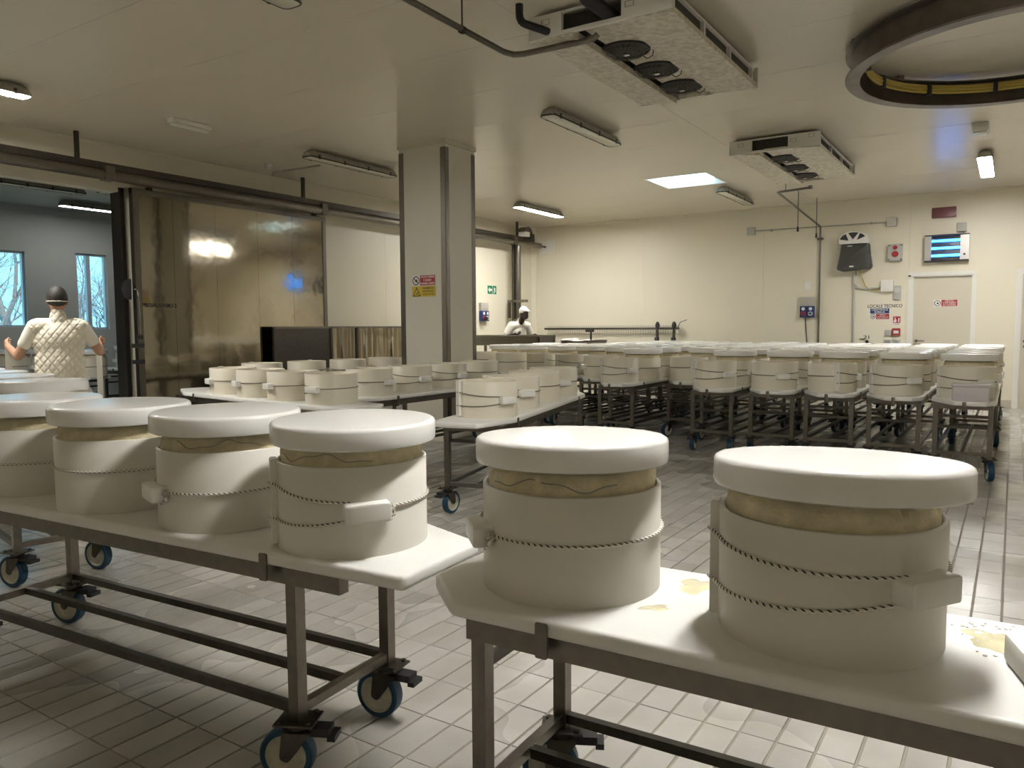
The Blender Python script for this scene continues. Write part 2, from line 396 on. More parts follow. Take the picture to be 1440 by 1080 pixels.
# doors in the back wall
def wall_door(name, x0, x1, zt, sign=False):
    d = MB().box(x0, x1, YB+.055, YB+.12, 0, zt).build(name, mat('door_leaf', (.66, .61, .49), .45), smooth=0); struct(d)
    f = MB()
    f.box(x0-.068, x0, YB-.014, YB+.10, 0, zt+.068).box(x1, x1+.05, YB-.014, YB+.10, 0, zt+.068).box(x0, x1, YB-.014, YB+.10, zt, zt+.068)
    f.box(x0, x0+.018, YB+.01, YB+.055, 0, zt).box(x1-.018, x1, YB+.01, YB+.055, 0, zt).box(x0, x1, YB+.01, YB+.055, zt-.018, zt)
    f.build('door_frame', M_white, d, 0)
    hx_ = x0+.075
    h = MB().cyl((hx_, YB+.055, 1.12), (hx_, YB-.002, 1.12), .011, 10).tube([(hx_, YB+.0, 1.12), (hx_+.03, YB-.004, 1.12), (hx_+.13, YB-.004, 1.118)], .010, 8)
    h.lathe([(.0, 0), (.026, 0), (.026, .008), (0, .008)], 16, TM((hx_, YB+.055, 1.12), PI/2)).lathe([(.0, 0), (.022, 0), (.022, .008), (0, .008)], 16, TM((hx_, YB+.055, 1.03), PI/2))
    h.build('door_handle', M_steel, d)
    return d
d1 = wall_door('door_1', D1X0, D1X1, D1Z); d2 = wall_door('door_2', D2X0, D2X1, D2Z)
MB().box(-1.585, -1.545, YB-.03, YB-.013, 2.24, 2.265).build('closer_stop', M_black, d1, 0)

# ------------------------------------------------------------------ next room beyond the doorway
R2Y0, R2Y1 = .5, 11.5
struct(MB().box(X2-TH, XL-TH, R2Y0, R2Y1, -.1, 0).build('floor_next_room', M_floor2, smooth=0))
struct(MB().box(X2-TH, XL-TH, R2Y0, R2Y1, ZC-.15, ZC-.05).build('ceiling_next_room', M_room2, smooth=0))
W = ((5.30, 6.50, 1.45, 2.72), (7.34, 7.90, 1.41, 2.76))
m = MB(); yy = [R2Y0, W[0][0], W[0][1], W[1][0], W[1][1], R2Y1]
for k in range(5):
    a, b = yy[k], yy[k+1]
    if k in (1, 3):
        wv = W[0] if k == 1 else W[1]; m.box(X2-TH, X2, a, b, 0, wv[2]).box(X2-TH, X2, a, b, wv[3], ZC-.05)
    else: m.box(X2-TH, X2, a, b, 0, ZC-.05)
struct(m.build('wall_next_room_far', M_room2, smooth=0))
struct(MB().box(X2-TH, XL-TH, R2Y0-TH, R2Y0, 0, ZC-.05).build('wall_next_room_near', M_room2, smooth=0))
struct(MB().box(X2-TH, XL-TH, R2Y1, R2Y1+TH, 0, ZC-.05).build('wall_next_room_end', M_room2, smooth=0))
for n, wv in enumerate(W):
    y0, y1, z0, z1 = wv; f = MB(); xx0, xx1 = X2-.11, X2-.04; fwid = .035
    f.box(xx0, xx1, y0, y0+fwid, z0, z1).box(xx0, xx1, y1-fwid, y1, z0, z1).box(xx0, xx1, y0, y1, z0, z0+fwid).box(xx0, xx1, y0, y1, z1-fwid, z1)
    if n: f.box(xx0, xx1, y0+.2, y0+.27, z0, z1)
    fo = struct(f.build('window_%d' % (n+1), M_frame, smooth=0))
    MB().box(X2-.08, X2-.074, y0+.02, y1-.02, z0+.02, z1-.02).build('pane', M_glass, fo, 0)
# doorway lining and post
m = MB(); m.box(XL-TH-.01, XL+.03, OY1-.005, OY1+.055, 0, OZ+.04)
struct(m.build('trim_4', M_steel, smooth=0))
m = MB(); m.box(XL-TH-.005, XL+.005, OY0-.04, OY1-.005, OZ-.012, OZ+.03); struct(m.build('trim_5', M_wall, smooth=0))

# ------------------------------------------------------------------ outside, seen through the windows
struct(MB().box(-60, X2-TH, -20, 50, -.3, -.15).build('ground_outside', M_grass, smooth=0))
def tree(loc, h, label, seed):
    rnd = random.Random(seed); mb = MB()
    def br(p, d, L_, r, lv):
        pts = [p]; q = p.copy(); dd = d.copy()
        for k in range(4):
            dd = (dd+Vector((rnd.gauss(0, .12), rnd.gauss(0, .12), rnd.gauss(.05, .06)))).normalized(); q = q+dd*L_/4; pts.append(q.copy())
        mb.tube(pts, [r*(1-.4*k/4) for k in range(5)], 5 if lv < 2 else 3)
        if lv < 4:
            for k in range(4 if lv else 6):
                t = pts[rnd.randint(1, 4)]; nd = (dd+Vector((rnd.gauss(0, .6), rnd.gauss(0, .6), rnd.gauss(.15, .35)))).normalized(); br(t, nd, L_*rnd.uniform(.5, .75), r*.5, lv+1)
    br(Vector((0, 0, 0)), Vector((0, 0, 1)), h*.45, .09, 0)
    o = thing('bare_tree', label, 'tree', loc); mb.build('branches', M_bark, o, 0)
tree((-19.5, 8.2, -.15), 5.2, 'bare branching tree seen through the wide window of the next room', 3)
tree((-21.5, 9.9, -.15), 5.4, 'tall bare tree outside between the two windows of the next room', 5)
tree((-22.5, 12.3, -.15), 5.6, 'bare leafless tree seen through the narrow window of the next room', 8)
tree((-33, 17.6, -.15), 7.0, 'distant bare tree seen through the narrow window', 11)
tree((-29, 11.4, -.15), 6.5, 'distant bare tree seen through the wide window', 14)
for k, (p, s) in enumerate((((-17.6, 9.2, .6), .8), ((-17.9, 9.75, .55), .85))):
    mb = MB(); rnd = random.Random(k)
    for q in range(1500):
        a, b_, c_ = max(-.6, min(.6, rnd.gauss(0, .3))), max(-.15, min(.15, rnd.gauss(0, .1))), rnd.uniform(-.75, .95); M_ = TM((a*s*(1.1-abs(c_)*.4), b_*s*2, c_*s), rnd.uniform(0, 6), rnd.uniform(0, 6), rnd.uniform(0, 6)); mb.add([(-.03, -.015, 0), (.03, -.015, 0), (.03, .015, 0), (-.03, .015, 0)], [(0, 1, 2, 3)], M_)
    o = thing('shrub', ('yellow green shrub outside the narrow window', 'second yellow green shrub against the frame of the narrow window')[k], 'shrub', p); mb.build('foliage', M_leaf, o, 0)
    mb = MB().cyl((0, 0, -.75), (0, 0, .3), .03, 6); mb.build('stem', M_bark, o)

# ================================================================== CEILING THINGS
def lamp(x, y, L_, lit, label, group=None):
    o = thing('ceiling_lamp', label, 'lamp', (x, y, ZC), 0, group)
    prof = [(-.085, -.105), (-.075, -.06), (-.05, -.022), (-.02, -.012), (.02, -.012), (.05, -.022), (.075, -.06), (.085, -.105)]
    hs = MB(); n = len(prof); st = []
    ends = [(-L_/2, .35), (-L_/2+.02, .75), (-L_/2+.07, 1.), (L_/2-.07, 1.), (L_/2-.02, .75), (L_/2, .35)]
    for yy, k in ends: st += [(px*(.8+.2*k), yy, -.105+(pz+.105)*k) for px, pz in prof]
    fs = [tuple(range(n-1, -1, -1)), tuple((len(ends)-1)*n+i for i in range(n))]
    for l in range(len(ends)-1):
        for i in range(n): j = (i+1) % n; fs.append((l*n+i, l*n+j, (l+1)*n+j, (l+1)*n+i))
    hs.add(st, fs); hs.box(-.03, .03, -L_*.3, -L_*.3+.05, -.02, 0).box(-.03, .03, L_*.3-.05, L_*.3, -.02, 0)
    hs.build('housing', M_lampbody, o)
    df = MB().prism(rrect(-.080, .080, -L_/2+.006, L_/2-.006, .05, 4), -.1125, -.104, .002); df.build('diffuser', M_lit[lit-1] if lit else M_diffuser, o)
    rim = MB(); rim.tube([(p[0], p[1], -.106) for p in rrect(-.086, .086, -L_/2-.0, L_/2+.0, .055, 4)], .0085, 6, closed=True); rim.build('rim', M_dark if not lit else M_lampbody, o)
    for sx in (-1, 1):
        for k in range(4):
            yy = -L_/2+.15+k*(L_-.3)/3; MB().box(sx*.083-.006, sx*.083+.006, yy-.012, yy+.012, -.12, -.07).build('clip', M_steel_dark, o, 0)
    return o
LL = 1.62
lamp(-7.52, 12.53, LL, 1, 'lit tube lamp above the man at the steel trough')
lamp(-4.05, 7.7, LL, False, 'unlit tube lamp between the pillar and the larger cooler')
lamp(-7.5, 7.64, LL, False, 'unlit tube lamp behind the pillar with a cable run to it')
lamp(-7.72, 2.88, LL, 1, 'lit tube lamp in front of the doorway to the next room')
lamp(-4.02, 13.14, LL, False, 'unlit tube lamp beside the skylight')
lamp(-.40, 12.54, LL, 1, 'lit tube lamp in front of the insect killer')
lamp(-4.10, 2.86, LL, False, 'unlit tube lamp whose end hangs over the front trolleys')
lo_ = lamp(-.40, 2.75, LL, 1, 'lit tube lamp over the right front trolley'); lo_.name = 'ceiling_lamp_offscreen'
for c_ in lo_.children:
    if c_.name.startswith('diffuser'): c_.name = 'diffuser_offscreen'
lamp(3.0, 2.75, LL, 0, 'unlit tube lamp near the right wall in line with the front trolleys')
lamp(3.0, 7.6, LL, 0, 'unlit tube lamp near the right wall beside the steel ring')
lamp(3.0, 12.5, LL, False, 'unlit tube lamp near the right wall and the back wall')
# next room lamps
for (x, y, lit, lb) in ((-11.6, 5.6, False, 'unlit tube lamp in the next room above the doorway'), (-12.9, 7.2, True, 'lit tube lamp in the next room near the far windows'), (-11.2, 6.9, False, 'unlit tube lamp deeper in the next room')):
    o = lamp(x, y, 1.3, 2 if lit else 0, lb); o.location.z = ZC-.15
# emergency light, detector box
o = thing('emergency_light', 'slim white emergency light on the ceiling near the doorway', 'light', (-7.6, 5.28, ZC))
MB().prism(rrect(-.06, .06, -.24, .24, .015), -.05, 0, .008).build('body', M_white, o); MB().prism(rrect(-.045, .045, -.225, .225, .02), -.075, -.05, .012).build('cover', mat('pale_cover', (.76, .76, .66), .3), o)
o = thing('ceiling_box', 'small pale box on the ceiling in front of the right lamp', 'box', (-.40, 10.35, ZC))
MB().prism(rrect(-.085, .085, -.13, .13, .012), -.09, 0, .008).build('body', M_white, o); MB().prism(rrect(-.07, .07, -.11, .11, .01), -.11, -.09, .006).build('cover', MATS['pale_cover'], o)
o = thing('smoke_detector', 'small grey smoke detector on the ceiling near the cable drop', 'detector', tuple(gz(378, 231, ZC)))
MB().lathe([(0, -.06), (.03, -.06), (.05, -.03), (.055, 0), (0, 0)], 16).build('body', M_grey, o)

def cooler(x0, x1, y0, y1, z0, label, fans, pipes):
    o = thing('ceiling_cooler', label, 'air cooler', ((x0+x1)/2, (y0+y1)/2, z0)); hx, hy = (x1-x0)/2, (y1-y0)/2; h = ZC-z0
    sx0 = -hx+.36; sx1 = hx-.40          # fan bay
    lt = MB(); lt.add([(-hx, -hy, .045), (sx0, -hy, 0), (sx0, hy, 0), (-hx, hy, .045), (-hx, -hy, .065), (sx0, -hy, .05), (sx0, hy, .05), (-hx, hy, .065)], [(0, 3, 2, 1), (4, 5, 6, 7), (0, 1, 5, 4), (1, 2, 6, 5), (2, 3, 7, 6), (3, 0, 4, 7)])
    lt.build('drip_tray', M_cooler, o, 0)
    rtm = MB(); rtm.add([(sx1, -hy, .035), (hx, -hy, .01), (hx, hy, .01), (sx1, hy, .035), (sx1, -hy, .06), (hx, -hy, .05), (hx, hy, .05), (sx1, hy, .06)], [(0, 3, 2, 1), (4, 5, 6, 7), (0, 1, 5, 4), (1, 2, 6, 5), (2, 3, 7, 6), (3, 0, 4, 7)])
    rtm.build('drip_tray', M_cooler, o, 0)
    MB().box(sx0+.05, sx1, -hy+.02, hy-.02, .055, .07).build('fan_plate', M_cooler, o, 0)
    MB().box(sx0+.05, sx1-.05, hy-.06, hy-.02, .02, .055).build('tray_end', M_cooler, o, 0)
    # coil faces along both long sides with posts
    MB().box(-hx+.06, hx-.06, -hy+.12, hy-.06, .085, h-.02).build('coil', mat('coil_fins', (.10, .095, .085), .7, var=.4, vscale=60), o, 0)
    for s in (-1, 1):
        xx = s*(hx-.045)
        fr = MB().box(xx-.012, xx+.012, -hy+.02, hy, h-.05, h-.03); fr.build('side_rail', M_white, o, 0)
        for k in range(4):
            yy = -hy+.10+(2*hy-.16)*k/3; MB().box(xx-.015, xx+.015, yy-.018, yy+.018, .05, h-.03).build('side_post', M_white, o, 0)
    # near end plate with a dark opening
    ep = MB(); oy = -hy-.012; a, b = -hx+.27, hx-.36
    ep.box(-hx, a, oy, -hy+.02, .03, h-.03).box(b, hx, oy, -hy+.02, .03, h-.03).box(a, b, oy, -hy+.02, .03, .055).box(a, b, oy, -hy+.02, h-.04, h-.03)
    epo = ep.build('end_plate', M_white, o, 0)
    fp = MB().box(-hx, hx, hy-.0, hy+.012, .03, h-.03); fp.build('end_plate', M_white, o, 0)
    for xx, zz in ((-hx+.14, h*.62), (hx-.30, h*.55), (hx-.10, h*.68)):
        q = MB(); e = .032
        for aa in ((-e, e, -e, -e+.003), (-e, e, e-.003, e), (-e, -e+.003, -e, e), (e-.003, e, -e, e)): q.box(xx+aa[0], xx+aa[1], oy-.001, oy, zz+aa[2]*.6, zz+aa[3]*.6)
        q.build('knockout', M_dark, epo, 0)
    for (fx, fy) in fans:
        lx, ly = fx-o.location.x, fy-o.location.y; R_ = .175
        fb = MB().lathe([(R_+.012, .055), (R_+.012, .04), (R_, .04), (R_, .052), (0, .052)], 32, TM((lx, ly, 0))); fo = fb.build('fan', M_dark, o)
        gd = MB()
        for k in range(24):
            t = 2*PI*k/24; gd.tube([(lx+.03*math.cos(t), ly+.03*math.sin(t), .018), (lx+R_*.6*math.cos(t+.12), ly+R_*.6*math.sin(t+.12), .014), (lx+R_*math.cos(t+.2), ly+R_*math.sin(t+.2), .036)], .0022, 4)
        for rr in (.06, .10, .14, R_): gd.tube([(lx+rr*math.cos(2*PI*k/32), ly+rr*math.sin(2*PI*k/32), .016 if rr < .15 else .036) for k in range(32)], .0024, 4, closed=True)
        gd.build('guard', mat('guard_wire', (.12, .11, .095), .5), fo)
        MB().lathe([(0, .008), (.03, .01), (.032, .03), (0, .03)], 16, TM((lx, ly, 0))).build('hub', M_steel_dark, fo)
        MB().box(lx-.006, lx+.03, ly-.012, ly+.012, .004, .009).build('name_tag', M_white, fo, 0)
        cb = MB().tube([(lx+.08, ly+.155, .03), (lx+.10, ly+.19, .02), (lx+.15, ly+.17, .03), (lx+.17, ly+.13, .05)], .004, 5); cb.build('cable', M_black, fo)
    hg = MB()
    for xx in (-hx+.1, hx-.1):
        for yy in (-hy+.15, hy-.15): hg.cyl((xx, yy, h-.05), (xx, yy, h), .008, 8)
    hg.build('hanger', M_steel, o)
    return o
K = 1.138
c1 = cooler(-3.02, -1.93, 4.90, 6.88, 3.43, 'large ceiling cooler with three fans and black insulated pipes', [(-2.53, 5.48), (-2.51, 6.02), (-2.50, 6.56)], 1)
c2 = cooler(-2.98, -1.93, 9.46, 11.72, 3.43, 'ceiling cooler with three fans between skylight and steel ring', [(-2.46, 10.05), (-2.50, 10.72), (-2.52, 11.35)], 0)
def pipe(name, label, pts, r, m, cat='pipe', bend=.0):
    if bend:
        P = [Vector(p) for p in pts]; out = [P[0]]
        for i in range(1, len(P)-1):
            a = (P[i-1]-P[i]); b = (P[i+1]-P[i]); d = min(bend, a.length*.45, b.length*.45); s = P[i]+a.normalized()*d; e = P[i]+b.normalized()*d
            out += [s*(1-t)**2+P[i]*2*t*(1-t)+e*t*t for t in (0, .25, .5, .75, 1)]
        pts = out+[P[-1]]
    o = MB().tube(pts, r, 10).build(name, m); return tag(o, label, cat)
pipe('insulated_pipe', 'thin black insulated pipe bending into the cooler end plate', [(-2.98, 4.70, ZC), (-2.98, 4.70, 3.53), (-2.86, 4.90, 3.50)], .028, M_black, bend=.1)
pipe('insulated_pipe', 'thick black insulated pipe entering the cooler opening', [(-2.44, 4.66, ZC), (-2.46, 4.68, 3.58), (-2.38, 4.96, 3.52)], .05, M_black, bend=.12)
pipe('insulated_pipe', 'short black pipe stub on the right of the cooler end plate', [(-2.06, 4.76, ZC), (-2.06, 4.78, 3.58), (-2.06, 4.89, 3.575)], .035, M_black, bend=.06)
pd = thing('drain_pipe', 'grey drain pipe running under the ceiling to the large cooler', 'pipe', (0, 0, 0))
MB().tube([(-3.22, 2.2, 3.44), (-3.22, 4.86, 3.42), (-3.19, 4.95, 3.42), (-3.12, 4.98, 3.42), (-2.62, 5.0, 3.42), (-2.55, 5.0, 3.425), (-2.52, 5.0, 3.445)], .022, 10).build('run', M_steel, pd)
MB().cyl((-3.22, 4.35, 3.44), (-3.22, 4.35, ZC), .006, 6).build('hanger', M_steel_dark, pd); MB().lathe([(.022, -.012), (.028, -.012), (.028, .012), (.022, .012)], 12, TM((-3.22, 4.35, 3.42), PI/2)).build('clamp', M_steel_dark, pd)
MB().cyl((-3.22, 2.4, 3.44), (-3.22, 2.4, ZC), .006, 6).build('hanger', M_steel_dark, pd)
# second cooler drain with its conduit to the back wall
pe = gz(1087, 267, 3.36); pw = gy(1154, 320, YB-.03)
pd = thing('drain_pipe', 'grey drain pipe from the rear cooler down the back wall', 'pipe', (0, 0, 0))
MB().tube([(-2.52, 11.75, 3.37), (pe.x+.05, 11.8, 3.36), (pe.x, 11.85, 3.36), (pe.x, 11.95, 3.35), (pw.x+.0, YB-.08, 3.22), (pw.x, YB-.045, 3.19), (pw.x, YB-.04, 3.1), (pw.x+.01, YB-.04, .3)], .017, 10).build('run', M_steel, pd)
MB().cyl((pe.x+.12, 11.8, 3.36), (pe.x+.12, 11.8, ZC), .005, 6).build('hanger', M_steel_dark, pd); MB().box(pw.x-.05, pw.x+.05, YB-.06, YB, 2.98, 3.01).build('clamp', M_steel_dark, pd, 0)
MB().lathe([(0, 0), (.03, 0), (.03, .05), (0, .05)], 12, TM((-2.52, 11.75, 3.35))).build('trap', M_steel, pd)
# ring track
rc = (0.0, 7.23); rg = thing('ring_track', 'dark steel ring track with yellow cable hung under the ceiling', 'ring track', (rc[0], rc[1], 3.40))
MB().lathe([(1.26, 0), (1.27, .012), (1.235, .014), (1.215, .03), (1.215, .20), (1.27, .205), (1.27, .22), (1.16, .22), (1.16, .205), (1.2, .2), (1.2, .03), (1.185, .014), (1.155, .012), (1.155, 0), (1.26, 0)], 96).build('rail', M_ring, rg)
for rr, zz in ((1.10, .10), (1.095, .125), (1.10, .15)): MB().tube([(rr*math.cos(2*PI*k/72), rr*math.sin(2*PI*k/72), zz) for k in range(72)], .0135, 6, closed=True).build('cable', M_yellowcable, rg)
for k in range(12):
    t = 2*PI*k/12+.2; Mx = TM((0, 0, 0), 0, 0, t)
    MB().box(1.075, 1.115, -.018, .018, .075, .17, Mx).box(1.10, 1.2, -.018, .018, .17, .18, Mx).build('cable_bracket', M_dark, rg, 0)
MB().box(1.03, 1.13, -.09, .09, .06, .20, TM((0, 0, 0), 0, 0, PI/2-.18)).build('junction_box', M_dark, rg, 0)
for k in range(6):
    t = 2*PI*k/6+.4; MB().box(1.17, 1.26, -.03, .03, .22, .25, TM((0, 0, 0), 0, 0, t)).build('mount', M_ring, rg, 0)
# pull cords
for (px, py, L_, lb) in ((1123, 265, .62, 'thin pull cord hanging from the ceiling near the drain pipe'), (1149, 278, .62, 'thin pull cord hanging closest to the back wall')):
    p = gz(px, py, ZC); o = thing('pull_cord', lb, 'cord', tuple(p)); MB().cyl((0, 0, -L_), (0, 0, 0), .006, 6).build('cord', M_dark, o); MB().lathe([(0, -L_-.08), (.02, -L_-.08), (.012, -L_), (0, -L_)], 10).build('knob', M_black, o)

# ================================================================== PILLAR
CX0, CX1, CY0, CY1 = -6.505, -5.775, 7.43, 8.04
pl = thing('pillar', 'square cream pillar with steel corner strips', 'pillar', ((CX0+CX1)/2, (CY0+CY1)/2, 0)); px_, py_ = (CX1-CX0)/2, (CY1-CY0)/2
MB().box(-px_+.004, px_-.004, -py_+.004, py_-.004, 0, ZC).build('shaft', mat('pillar_panel', (.72, .69, .585), .35), pl, 0)
for sx in (-1, 1):
    for sy in (-1, 1):
        q = MB(); a, b = sorted((sx*px_, sx*(px_-.075))); c_, d = sorted((sy*py_, sy*(py_-.004))); q.box(a, b, c_, d, 0, 3.56)
        a, b = sorted((sx*px_, sx*(px_-.004))); c_, d = sorted((sy*py_, sy*(py_-.075))); q.box(a, b, c_, d, 0, 3.56); q.build('corner_strip', M_steel, pl, 0)
MB().box(-px_-.012, px_+.012, -py_-.012, py_+.012, ZC-.05, ZC).build('ceiling_collar', M_ceil, pl, 0)

def sign(name, label, M_, wd, ht, parts, group=None):
    """flat sign: M_ maps local x right, y up, z out of the wall; parts = list of callables"""
    o = thing(name, label, 'sign', tuple(M_.translation), 0, group); Mi = Matrix.Translation(-M_.translation) @ M_
    MB().box(-wd/2, wd/2, -ht/2, ht/2, .0005, .003, Mi).build('plate', M_signwhite, o, 0)
    for p in parts: p(o, Mi)
    return o
def s_rect(x0, x1, y0, y1, m, nm='field'): return lambda o, Mi: MB().box(x0, x1, y0, y1, .003, .0042, Mi).build(nm, m, o, 0)
def s_text(s, h, x, y, m, wd=None): return lambda o, Mi: text('lettering', s, h, m, o, Mi @ Matrix.Translation((x, y, .0046)), wd)
def s_poly(poly, m, nm='symbol'): return lambda o, Mi: MB().prism(poly, .0042, .0050, 0, Mi).build(nm, m, o, 0)
def s_ring(x, y, r, m, bar=True, fig=True):
    def f(o, Mi):
        q = MB(); n = 28
        vs = [(x+rr*math.cos(2*PI*k/n), y+rr*math.sin(2*PI*k/n), .0045) for rr in (r*.80, r) for k in range(n)]; q.add(vs, [(k, (k+1) % n, n+(k+1) % n, n+k) for k in range(n)], Mi)
        if bar:
            c = .7071*r*.85; t = r*.07; q.add([(x-c-t, y+c-t, .0046), (x-c+t, y+c+t, .0046), (x+c+t, y-c+t, .0046), (x+c-t, y-c-t, .0046)], [(0, 3, 2, 1)], Mi)
        q.build('prohibition_ring', m, o, 0)
        if fig: MB().prism([(x-r*.35, y-r*.2), (x+r*.35, y-r*.35), (x+r*.45, y+.0), (x+r*.1, y+r*.4), (x-r*.1, y+r*.1)], .0046, .005, 0, Mi).build('pictogram', M_signblack, o, 0)
    return f
MF = WALLB(-6.125, 1.915, CY0-.001)
sign('warning_sign', 'red and yellow warning sign on the pillar', MF, .375, .27, [
    s_rect(-.06, .18, .005, .13, M_red), s_rect(-.185, .187, -.132, -.002, M_yellow), s_ring(-.122, .066, .055, M_signblack),
    s_text('VIETATO FUMARE', .026, .06, .108, M_signwhite, .22), s_text('E USARE', .026, .06, .068, M_signwhite, .12), s_text('FIAMME LIBERE', .026, .06, .028, M_signwhite, .22),
    s_poly([(-.175, -.125), (-.05, -.125), (-.112, -.012)], M_signblack, 'warning_triangle'), lambda o, Mi: MB().prism([(-.158, -.115), (-.067, -.115), (-.112, -.032)], .005, .0054, 0, Mi).build('triangle_field', M_yellow, o, 0),
    lambda o, Mi: MB().prism([(-.135, -.11), (-.10, -.098), (-.092, -.075), (-.105, -.08), (-.12, -.10)], .0054, .0058, 0, Mi).build('pictogram', M_signblack, o, 0),
    s_text('PAVIMENTO', .026, .075, -.03, M_signblack, .18), s_text('SCIVOLOSO', .026, .075, -.067, M_signblack, .18), s_text('ATTENTI AI PIEDI', .016, .075, -.103, M_signblack, .18)])

# ================================================================== LEFT WALL
rl = thing('door_rail', 'long steel overhead rail of the sliding door along the left wall', 'rail', (0, 0, 0))
rX = -9.0
MB().cyl((rX+.04, 2.6, 3.205), (rX+.04, 14.95, 3.205), .062, 18).build('rail_tube', M_steel, rl)
MB().box(rX-.05, rX+.05, 2.6, 14.7, 3.27, 3.345).build('rail_channel', M_steel_dark, rl, 0)
for yy in (4.79, 8.12, 11.2, 14.06): MB().box(rX-.022, rX+.022, yy-.02, yy+.02, 3.34, ZC).build('hanger', M_steel_dark, rl, 0)
for yy in (5.15, 8.5, 13.9): MB().box(rX-.03, rX+.105, yy-.09, yy+.02, 3.14, 3.30).build('trolley', M_steel, rl, 0)
MB().cyl((rX+.04, 14.95, 3.205), (rX+.04, YB, 3.205), .02, 10).build('end_stub', M_steel_dark, rl)
MB().box(rX-.12, rX+.28, YB-.012, YB, 3.06, 3.36).build('wall_plate', M_white, rl, 0)
DX = -9.10
sd = thing('sliding_door', 'large polished steel sliding door hung on the overhead rail', 'door', (DX, 7.06, 0))
MB().box(-.06, -.012, -1.57, 1.57, .03, 3.10).build('core', M_steel_dark, sd, 0)
ye = [-1.50, -1.04, -.41, .28, .92, 1.52]
for a, b in zip(ye[:-1], ye[1:]): MB().box(-.012, 0, a+.0015, b-.0015, .06, 3.06).build('sheet', M_mirror, sd, 0)
fr = MB().box(-.06, .014, -1.58, -1.50, .03, 3.12).box(-.06, .014, 1.52, 1.58, .03, 3.12).box(-.06, .012, -1.58, 1.58, 3.06, 3.13).box(-.06, .006, -1.58, 1.58, .02, .06); fr.build('edge_frame', M_steel, sd, 0)
for yy in (-1.35, 1.35): MB().box(-.03, .03, yy-.03, yy+.03, 3.12, 3.16).build('hanger_strap', M_steel_dark, sd, 0)
hd = MB().prism(round_poly([(-.04, -.11), (.04, -.13), (.045, .13), (-.04, .11), (-.09, .0)], .02), 0, .03, .004, WALLL(-1.70, 1.89, .02)); hd.build('latch_plate', M_black, sd)
MB().tube([(.045, -1.62, 1.89), (.07, -1.60, 1.88), (.07, -1.59, 1.80), (.07, -1.58, 1.32)], .012, 8).build('handle_bar', M_steel, sd)
MB().box(.05, .09, -1.60, -1.56, 1.28, 1.33).build('handle_end', M_black, sd, 0)
for zz in (1.20, 1.0): MB().box(.0, .05, -1.66, -1.52, zz-.025, zz+.025).build('latch_block', M_black, sd, 0)
text('lettering', 'PRESALATOIO 2', .05, M_signblack, sd, WALLL(-1.265, 1.70, .004), .47)
# cloth rack along the wall
rk = thing('cloth_rack', 'low steel rack along the left wall holding hanging cloths', 'rack', (-8.97, 9.0, 0))
q = MB()
for yy in (-1.52, -.42, .15, 1.42, 2.2): MB().box(-.02, .02, yy-.02, yy+.02, 0, 1.42).build('post', M_steel_dark, rk, 0); (MB().box(-.30, -.26, yy-.02, yy+.02, 0, 1.42).build('post', M_steel_dark, rk, 0) if yy > -.3 else None)
MB().box(-.02, .02, -1.54, 2.22, 1.40, 1.43).build('top_rail', M_steel, rk, 0); MB().box(-.30, -.26, .13, 2.22, 1.40, 1.43).build('top_rail', M_steel, rk, 0); MB().box(-.02, .02, -1.54, 2.22, .20, .235).build('low_rail', M_steel, rk, 0)
MB().box(-.008, .004, -1.50, -.44, .24, 1.40).build('sheet', M_steel_dark, rk, 0)
MB().box(-.115, -.095, -.34, 2.2, 1.395, 1.41).build('hanging_bar', M_steel, rk, 0)
def cloth(y0, y1, zt, zb, x, label, seed):
    rnd = random.Random(seed); n, mz = 28, 8; ph = rnd.uniform(0, 6); k = rnd.uniform(20, 34); vs = []
    for s in (0, 1):
        for j in range(mz+1):
            tz = j/mz
            for i in range(n+1):
                y = y0+(y1-y0)*i/n; wv = (.012+.03*tz)*math.sin(k*(y-y0)/(1)*2+ph+.6*tz*math.sin(3*tz+ph))+.012*math.sin(3*k*y+ph)
                vs.append((x+wv+(.006 if s else 0), y+.02*tz*math.sin(ph+i*.2), zt-(zt-zb)*tz))
    W_ = n+1; N_ = W_*(mz+1); fs = []
    for j in range(mz):
        for i in range(n):
            a = j*W_+i; fs.append((a, a+W_, a+W_+1, a+1)); fs.append((N_+a, N_+a+1, N_+a+W_+1, N_+a+W_))
    for j in range(mz): fs.append((j*W_, N_+j*W_, N_+(j+1)*W_, (j+1)*W_)); fs.append((j*W_+n, (j+1)*W_+n, N_+(j+1)*W_+n, N_+j*W_+n))
    for i in range(n): fs.append((i, i+1, N_+i+1, N_+i)); fs.append((mz*W_+i, N_+mz*W_+i, N_+mz*W_+i+1, mz*W_+i+1))
    return tag(MB().add(vs, fs).build('hanging_cloth', M_cream_cloth, smooth=70), label, 'cloth', 'cheese cloths hanging in the steel rack')
yc = [8.70, 8.88, 9.12, 9.22, 9.42, 9.62, 9.86, 10.08, 10.34, 10.6, 10.85, 11.15]
for k in range(11): cloth(yc[k]+.01, yc[k+1]-.01, 1.405+.005*(k % 2), .45, -9.075+.01*(k % 3), 'cream cheese cloth hanging from the bar of the steel rack', k)
